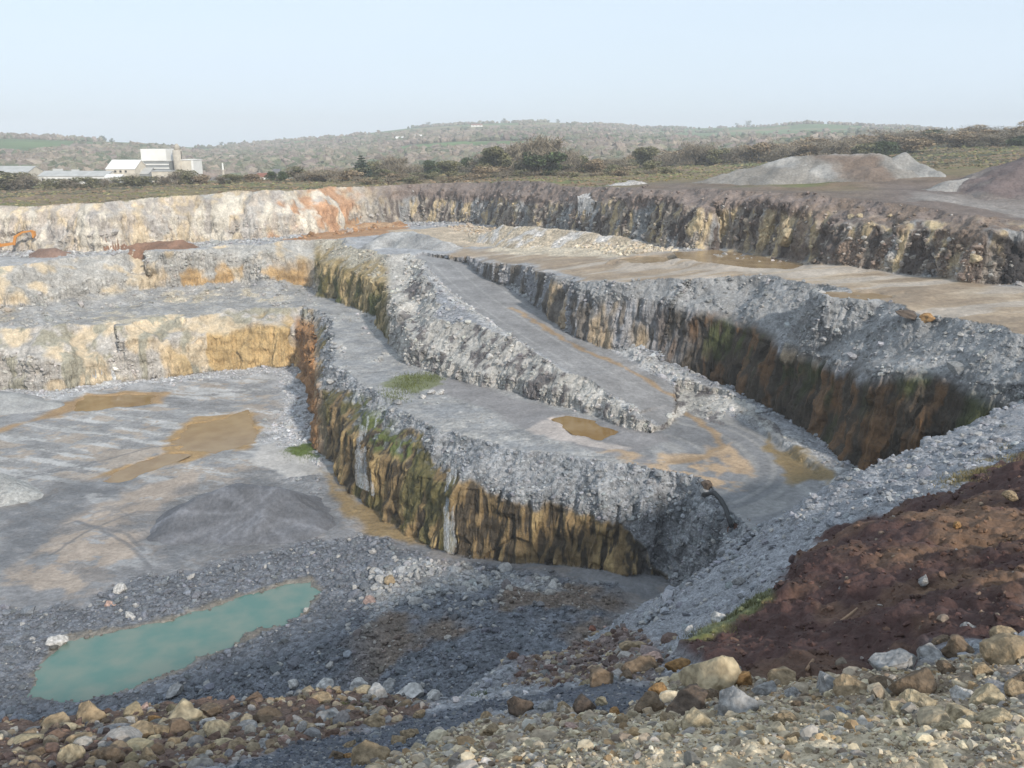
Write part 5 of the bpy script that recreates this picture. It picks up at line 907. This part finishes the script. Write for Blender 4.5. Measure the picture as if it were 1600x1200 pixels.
# ------------------------------------------------------------------ factory and houses
M_WHITE = simple_mat('white_cladding', (.74, .73, .70), .5, .06, .3, bump=0); M_CLAD = simple_mat('grey_cladding', (.24, .25, .255), .6, .12, .4, bump=0); M_ROOFG = simple_mat('grey_roof', (.40, .40, .385), .7, .15, .3, bump=0)
M_CREAMW = simple_mat('cream_wall', (.55, .50, .42), .8, .15, .4, bump=0); M_DKW = simple_mat('dark_opening', (.03, .033, .035), .4, .1, 1, bump=0); M_RED = simple_mat('red_roof', (.22, .09, .06), .8, .2, 1, bump=0); M_SLATE = simple_mat('slate_roof', (.14, .14, .15), .7, .2, 1, bump=0)
M_CONC = simple_mat('concrete', (.42, .38, .32), .85, .25, .6, bump=0)
def gable(bm, x0, x1, y0, y1, z0, z1, ov=.3, th=.25):
    ym = (y0 + y1) / 2
    for s in (-1, 1):
        ye = y0 - ov if s < 0 else y1 + ov; a = [(x0 - ov, ye, z0 - .1), (x1 + ov, ye, z0 - .1), (x1 + ov, ym, z1), (x0 - ov, ym, z1)]
        lo = [bm.verts.new(p) for p in a]; up = [bm.verts.new((p[0], p[1], p[2] + th)) for p in a]
        for f in ([lo[0], lo[1], lo[2], lo[3]], [up[3], up[2], up[1], up[0]]): bm.faces.new(f)
        for k in range(4): bm.faces.new((lo[k], up[k], up[(k + 1) % 4], lo[(k + 1) % 4]))
def walls(bm, x0, x1, y0, y1, h, peak=None):
    if peak is None: bx(bm, x0, x1, y0, y1, -1.5, h); return
    ym = (y0 + y1) / 2; pr = [(y0, -1.5), (y1, -1.5), (y1, h), (ym, peak), (y0, h)]; A_ = [bm.verts.new((x0, *p)) for p in pr]; B_ = [bm.verts.new((x1, *p)) for p in pr]
    bm.faces.new(A_); bm.faces.new(B_[::-1])
    for k in range(5): bm.faces.new((A_[k], B_[k], B_[(k + 1) % 5], A_[(k + 1) % 5]))
def building(name, u, d, wm, dm, h, label, cat, mw, mr_, peak=None, rz=0.0, wins=(), doors=(), base=None):
    b = on_land(u, 260, d) if base is None else base; rt = empty(name, b, rz); tag(rt, label, cat)
    bm = bmesh.new(); walls(bm, -wm / 2, wm / 2, -dm / 2, dm / 2, h, peak); obj('wall', bm, mw, rt)
    bm = bmesh.new()
    if peak: gable(bm, -wm / 2, wm / 2, -dm / 2, dm / 2, h, peak)
    else: bx(bm, -wm / 2 - .3, wm / 2 + .3, -dm / 2 - .3, dm / 2 + .3, h, h + .4)
    obj('roof', bm, mr_, rt)
    for x, z, ww, wh in wins:
        bm = bmesh.new(); bx(bm, x - ww / 2, x + ww / 2, -dm / 2 - .12, -dm / 2 - .003, z - wh / 2, z + wh / 2); wo_ = obj('window', bm, M_DKW, rt)
        bm = bmesh.new(); bx(bm, x - ww / 2 - .15, x + ww / 2 + .15, -dm / 2 - .3, -dm / 2 - .003, z - wh / 2 - .2, z - wh / 2 - .01); obj('sill', bm, M_CONC, wo_)
    for x, ww, wh in doors:
        bm = bmesh.new(); bx(bm, x - ww / 2, x + ww / 2, -dm / 2 - .14, -dm / 2 - .003, 0, wh); obj('door', bm, M_DKW, rt)
    return rt
k4 = 430 / F_PX   # metres per pixel at the factory
building('factory_shed', 122, 415, 98 * k4, 14, 4.6, 'long low white shed with a row of small dark windows behind the hedge', 'shed', M_WHITE, M_ROOFG, peak=6.6, wins=[(x, 3.2, 1.3, 1.0) for x in np.linspace(-13, 13, 12)], doors=[(-5, 2.6, 3)])
building('factory_hall', 199, 425, 42 * k4, 16, 7.6, 'gabled white factory hall with a dark open bay, left of the tower', 'factory hall', M_CREAMW, M_WHITE, peak=11.4, wins=[(x, 6.6, .9, .9) for x in (-2.4, 0, 2.4)], doors=[(3, 4.5, 4.2)])
building('lean_to', 178, 405, 22 * k4, 6, 3.4, 'small white lean-to with a dark doorway in front of the factory hall', 'outbuilding', M_WHITE, M_WHITE, peak=4.6, doors=[(1.5, 3.2, 2.6)])
building('factory_annex', 229, 428, 18 * k4, 12, 5.2, 'curved grey annex between the factory hall and the tower', 'outbuilding', M_CLAD, M_ROOFG, peak=7.6)
tw = building('factory_tower', 251, 436, 41 * k4, 12, 10.8, 'tall factory tower with bright white top and grey striped lower walls', 'tower', M_CLAD, M_ROOFG)
bm = bmesh.new(); bx(bm, -20 * k4, 18 * k4, -6.6, 6.4, 11.2, 16.6); obj('tower_head', bm, M_WHITE, tw)
for z in (2.5, 4.2, 5.9, 7.6, 9.3): bm = bmesh.new(); bx(bm, -20.4 * k4, 20.4 * k4, -6.16, -6.003, z, z + .5); obj('cladding_band', bm, M_WHITE, tw)
building('loading_house', 256, 412, 30 * k4, 6, 5.6, 'low cream building with tall openings at the foot of the tower', 'outbuilding', M_CREAMW, M_ROOFG, doors=[(-3, 1.2, 3.6), (0, 1.2, 3.6), (3, 1.2, 3.6)])
eb = building('end_building', 299, 438, 20 * k4, 12, 11.0, 'white and cream end building right of the round silo', 'factory building', M_CREAMW, M_WHITE)
bm = bmesh.new(); bx(bm, 7 * k4, 10.3 * k4, -6.2, 6, -1, 10.9); obj('white_corner', bm, M_WHITE, eb)
b_ = on_land(279, 260, 433); sr = empty('silo', b_); tag(sr, 'round cream concrete silo with a small cap beside the tower', 'silo')
bm = bmesh.new(); tube(bm, [(0, 0, -1), (0, 0, 15.6)], 2.1, 20); obj('silo_body', bm, M_CONC, sr, True); bm = bmesh.new(); tube(bm, [(0, 0, 15.6), (0, 0, 17.2), (0, 0, 18.4)], [1.4, 1.3, .5], 14); obj('silo_cap', bm, M_CONC, sr, True)
bm = bmesh.new(); tube(bm, [(2.0, -.6, 0), (2.0, -.6, 15.2)], .22, 8); obj('ladder_pipe', bm, M_DKW, sr)
building('storage_shed', 5, 440, 100 * k4, 18, 6.4, 'pale grey shed roof at the left edge behind the olive bush', 'shed', M_CREAMW, M_ROOFG, peak=9.2)
pr_ = on_land(348, 260, 380); po = empty('chimney_post', pr_); tag(po, 'slim tapering white post standing between the factory and the houses', 'post')
bm = bmesh.new(); tube(bm, [(0, 0, -1), (0, 0, 5.2)], [.9, .45], 10); obj('post_base', bm, M_CONC, po); bm = bmesh.new(); tube(bm, [(0, 0, 5.2), (0, 0, 8.0)], [.42, .25], 10); obj('post_tip', bm, M_WHITE, po)
def hillside(u, v):
    r = ray(u, v); ts = np.linspace(470, 2900, 2400); q = r[None] * (ts / r[1])[:, None]; bl = np.nonzero(q[:, 2] < hill_z(q[:, 0], q[:, 1]))[0]; return q[bl[0]] if len(bl) else q[1500]
for u, v, wpx, hpx, mw, mrf, lb in [(627, 218, 16, 5, M_WHITE, M_WHITE, 'long white farm building high on the wooded hill'), (654, 215, 10, 5, M_WHITE, M_WHITE, 'smaller white farm building right of the long one on the hill'), (745, 197, 17, 4, M_WHITE, M_RED, 'white building on the hilltop near the skyline'),
        (658, 242, 14, 4, M_CREAMW, M_ROOFG, 'cream house among trees on the lower hillside'), (432, 268, 9, 7, M_WHITE, M_SLATE, 'white house in the valley left of the dark thin shrubs'), (411, 276, 16, 10, M_WHITE, M_RED, 'white gabled house with a red roof by the rim'),
        (455, 276, 12, 9, M_WHITE, M_SLATE, 'white house with grey roof right of the thin dark shrubs'), (330, 282, 14, 8, M_WHITE, M_SLATE, 'low white house right of the factory'), (392, 240, 10, 4, M_WHITE, M_SLATE, 'white cottage on the hillside above the valley'),
        (366, 234, 14, 3, M_CREAMW, M_SLATE, 'pale farmstead high above the factory'), (90, 268, 12, 7, M_WHITE, M_ROOFG, 'white gabled roof peeping over the long shed'), (117, 268, 9, 5, M_WHITE, M_ROOFG, 'second pale roof peeping over the long shed'),
        (594, 268, 12, 7, M_WHITE, M_SLATE, 'white house between the fir and the bare tree'), (448, 247, 4, 4, M_WHITE, M_WHITE, 'tiny white cottage in the woods left of centre')]:
    if v > 262: b = on_land(u, 260, 470)
    else: b = hillside(u, v + 1)
    k_ = np.linalg.norm(b) / F_PX; H_ = hpx * k_; wm_ = wpx * k_
    if v > 262: zt = Q(u, v - hpx / 2, b[1])[2]; H_ = max(H_, zt - b[2])
    building('house', u, 0, wm_, max(4, wm_ * .45), H_ * .62, lb, 'house', mw, mrf, peak=H_, base=tuple(b), wins=[(x * wm_, H_ * .36, wm_ * .09, H_ * .18) for x in (-.3, 0, .3)])

# ------------------------------------------------------------------ excavator
M_OR = simple_mat('orange_paint', (.52, .22, .05), .45, .12, 2, bump=0); M_STEEL = simple_mat('dark_steel', (.05, .05, .05), .6, .2, 3, bump=0); M_GLASS = simple_mat('cab_glass', (.04, .055, .06), .1, .05, 1, bump=0)
xb = hit(-22, 394); ex = empty('excavator', (xb[0], xb[1], xb[2]), 0.05); tag(ex, 'orange excavator cut by the left edge, its arm bent down toward the white rock', 'excavator')
bm = bmesh.new(); bx(bm, -1.6, 1.8, -1.3, 1.3, 1.15, 2.3); bx(bm, -2.4, -1.6, -1.25, 1.25, 1.2, 2.1); bmesh.ops.bevel(bm, geom=bm.edges[:], offset=.09, segments=2); obj('house', bm, M_OR, ex)
bm = bmesh.new(); bx(bm, .4, 1.9, .25, 1.3, 2.3, 3.3); bx(bm, .35, 1.95, .2, 1.35, 3.3, 3.42); cb = obj('cab', bm, M_OR, ex); bm = bmesh.new(); bx(bm, .6, 1.93, .21, .248, 2.4, 3.2); bx(bm, 1.905, 1.95, .35, 1.2, 2.2, 3.2); obj('window', bm, M_GLASS, cb)
for y in (-1.35, .8):
    bm = bmesh.new(); bx(bm, -1.9, 1.9, y, y + .55, .0, .95); bmesh.ops.bevel(bm, geom=[e for e in bm.edges if abs(e.verts[0].co.y - e.verts[1].co.y) > .3], offset=.4, segments=5); tr = obj('track', bm, M_STEEL, ex)
    for x in (-1.2, -.4, .4, 1.2): bm = bmesh.new(); tube(bm, [(x, y - .04, .42), (x, y + .59, .42)], .26, 12); obj('wheel', bm, M_OR, tr)
def box_beam(bm, a, b, w0, w1, th): 
    a, b = Vector(a), Vector(b); t = (b - a).normalized(); n = Vector((0, 1, 0)); s = t.cross(n)
    A_ = [bm.verts.new(a + n * th * i - s * w0 * j) for i, j in ((-.5, -.5), (.5, -.5), (.5, .5), (-.5, .5))]; B_ = [bm.verts.new(b + n * th * i - s * w1 * j) for i, j in ((-.5, -.5), (.5, -.5), (.5, .5), (-.5, .5))]
    bm.faces.new(A_); bm.faces.new(B_[::-1])
    for k in range(4): bm.faces.new((A_[k], B_[k], B_[(k + 1) % 4], A_[(k + 1) % 4]))
bm = bmesh.new(); box_beam(bm, (1.3, -.4, 1.9), (3.9, -.4, 1.75), .6, .75, .45); box_beam(bm, (3.7, -.4, 1.6), (7.2, -.4, 2.1), .75, .6, .42); obj('boom', bm, M_OR, ex)
bm = bmesh.new(); box_beam(bm, (6.9, -.4, 1.7), (7.5, -.4, 3.6), .55, .6, .36); box_beam(bm, (7.3, -.4, 3.5), (9.3, -.4, 4.7), .6, .42, .34); box_beam(bm, (9.1, -.4, 4.65), (11.6, -.4, 5.0), .45, .35, .3); obj('stick', bm, M_OR, ex)
bm = bmesh.new(); tube(bm, [(7.9, -.4, 4.4), (9.6, -.4, 5.1)], .09, 8); obj('hydraulic_cylinder', bm, M_STEEL, ex)
bm = bmesh.new(); pts = [(11.3, 5.2), (12.1, 4.9), (12.2, 3.9), (11.8, 3.3), (11.55, 3.5), (11.6, 4.3)]
for y in (-.85, .05): pass
Aq = [bm.verts.new((x, -.85, z)) for x, z in pts]; Bq = [bm.verts.new((x, .05, z)) for x, z in pts]; bm.faces.new(Aq); bm.faces.new(Bq[::-1])
for k in range(6): bm.faces.new((Aq[k], Bq[k], Bq[(k + 1) % 6], Aq[(k + 1) % 6]))
bk = obj('bucket', bm, M_OR, ex)
for k in range(4): bm = bmesh.new(); box_beam(bm, (11.62, -.75 + k * .23, 3.45), (11.35, -.75 + k * .23, 3.15), .12, .04, .1); obj('tooth', bm, M_STEEL, bk)

M_ROOT = simple_mat('dry_root', (.30, .20, .13), .9, .2, 8, bump=0)
for pts_, lb in [([(1258, 1048), (1270, 1030), (1284, 1008), (1300, 990), (1308, 975), (1326, 962), (1337, 952)], 'long pale root lying down the dark soil face'), ([(1341, 910), (1350, 896), (1357, 884), (1362, 868)], 'short pale root high on the soil face')]:
    pp = [hit(u, v) + np.array([0, -.05, .05]) for u, v in pts_]; bm = bmesh.new(); tube(bm, [p - pp[0] for p in pp], [.022] * (len(pp) - 1) + [.012], 6); o = obj('root', bm, M_ROOT, smooth=True); o.location = pp[0]; tag(o, lb, 'root')
# ------------------------------------------------------------------ grass tufts
def tufts(name, label, pts, n, hgt, colr, spread):
    pts = np.array(pts); k = RNG.integers(0, len(pts), n); xy = pts[k][:, :2] + RNG.normal(0, 1, (n, 2)) * spread; z = terrain(xy[:, 0], xy[:, 1]); P_ = np.column_stack([xy, z])
    a = RNG.uniform(0, 6.28, n); h = hgt * RNG.uniform(.5, 1.3, n); w_ = h * .10; lx = RNG.normal(0, .35, (n, 2)) * h[:, None]
    A_ = P_ + np.column_stack([np.cos(a) * w_, np.sin(a) * w_, np.full(n, -.02)]); B_ = P_ - np.column_stack([np.cos(a) * w_, np.sin(a) * w_, np.full(n, .02)]); T_ = P_ + np.column_stack([lx, h])
    VV = np.stack([A_, B_, T_], 1).reshape(-1, 3); c = np.array(colr)[None] * np.exp(RNG.normal(0, .25, (n, 1)))
    tag(mesh_np(name, VV, np.arange(3 * n).reshape(-1, 3), M_LEAF, cols=np.repeat(c, 3, 0)), label, kind='stuff')
H_ = lambda l: [hit(u, v) for u, v in l]
tufts('grass', 'green grass growing around the spring on the middle bench', H_([(640, 592), (655, 588), (672, 592), (632, 604), (622, 612), (648, 600), (600, 628), (612, 626)]), 2600, .35, (.12, .14, .045), 1.3)
tufts('grass', 'green grass strip between the gravel and the soil bank', H_([(1080, 1000), (1110, 982), (1140, 965), (1170, 945), (1195, 930), (1150, 958)]), 1200, .07, (.13, .13, .06), .22)
tufts('grass', 'dry straw coloured grass on the crest of the soil bank', H_([(1510, 750), (1540, 733), (1570, 717), (1600, 700), (1525, 740)]), 3500, .12, (.24, .20, .10), .5)
tufts('moss', 'green moss and weeds at the foot of the ochre cliff', H_([(460, 706), (470, 700), (482, 698), (478, 712), (490, 712)]), 1500, .25, (.10, .13, .03), 1.0)
tufts('moss', 'green moss clumps between the foreground stones', H_([(540, 1095), (545, 1100), (560, 1108), (705, 1085), (745, 1085), (740, 1090)]), 1500, .06, (.10, .13, .03), .16)
ng = 16000; gu = RNG.uniform(-100, 1700, ng); gd = RNG.uniform(205, 430, ng); gx_ = (gu - 800) / F_PX * gd; gz_, gi_, *_r2 = terrain(gx_, gd, full=True); kk_ = gi_ == 0; gx_, gy_, gz_ = gx_[kk_], gd[kk_], gz_[kk_]; n_ = len(gx_)
gcl = _fbm(gx_ / 18, gy_ / 9, o=3, seed=401); gcc = np.array([(.19, .16, .08), (.14, .14, .06), (.20, .14, .085), (.10, .09, .055)])[np.clip(((gcl + .7) * 2.8 + RNG.normal(0, .4, n_)), 0, 3.99).astype(int)]
scatter('rough_grass', 'tussocky rough grass and low weeds on the rim land', np.column_stack([gx_, gy_, gz_]), RNG.uniform(.25, .8, n_) * (gy_ / 300), gcc * np.exp(RNG.normal(0, .2, (n_, 1))), [rock_template(1, 80 + k, .8, 0, .6) for k in range(5)], M_LEAF)
for k in range(34):
    u = 560 + k * 15 + RNG.uniform(-8, 8); kd = ['bare', 'russet', 'olive'][k % 3]; grow('shrub', kd, u, RNG.uniform(268, 300), RNG.uniform(7, 13), RNG.uniform(18, 34), 'knee high %s bush in the rough grass near the pit rim' % KN[kd], group='knee high %s bushes near the rim' % KN[kd], var=k % 3, nleaf=700)
# ------------------------------------------------------------------ haze
bm = bmesh.new(); bx(bm, -2900, 2900, -150, 3900, -60, 90); m = D.materials.new('haze'); m.use_nodes = True; t = m.node_tree; t.nodes.clear(); vo = t.nodes.new('ShaderNodeVolumePrincipled'); ou = t.nodes.new('ShaderNodeOutputMaterial')
vo.inputs['Density'].default_value = .00034; vo.inputs['Color'].default_value = (.92, .96, 1.0, 1); vo.inputs['Anisotropy'].default_value = -.1; t.links.new(vo.outputs[0], ou.inputs['Volume'])
hz_o = obj('haze', bm, m); hz_o['kind'] = 'stuff'; hz_o['label'] = 'thin pale haze in the air over the quarry'
scene.cycles.volume_bounces = 0; scene.cycles.volume_step_rate = 10; scene.cycles.volume_max_steps = 32
print('all', round(time.time() - T0, 1))
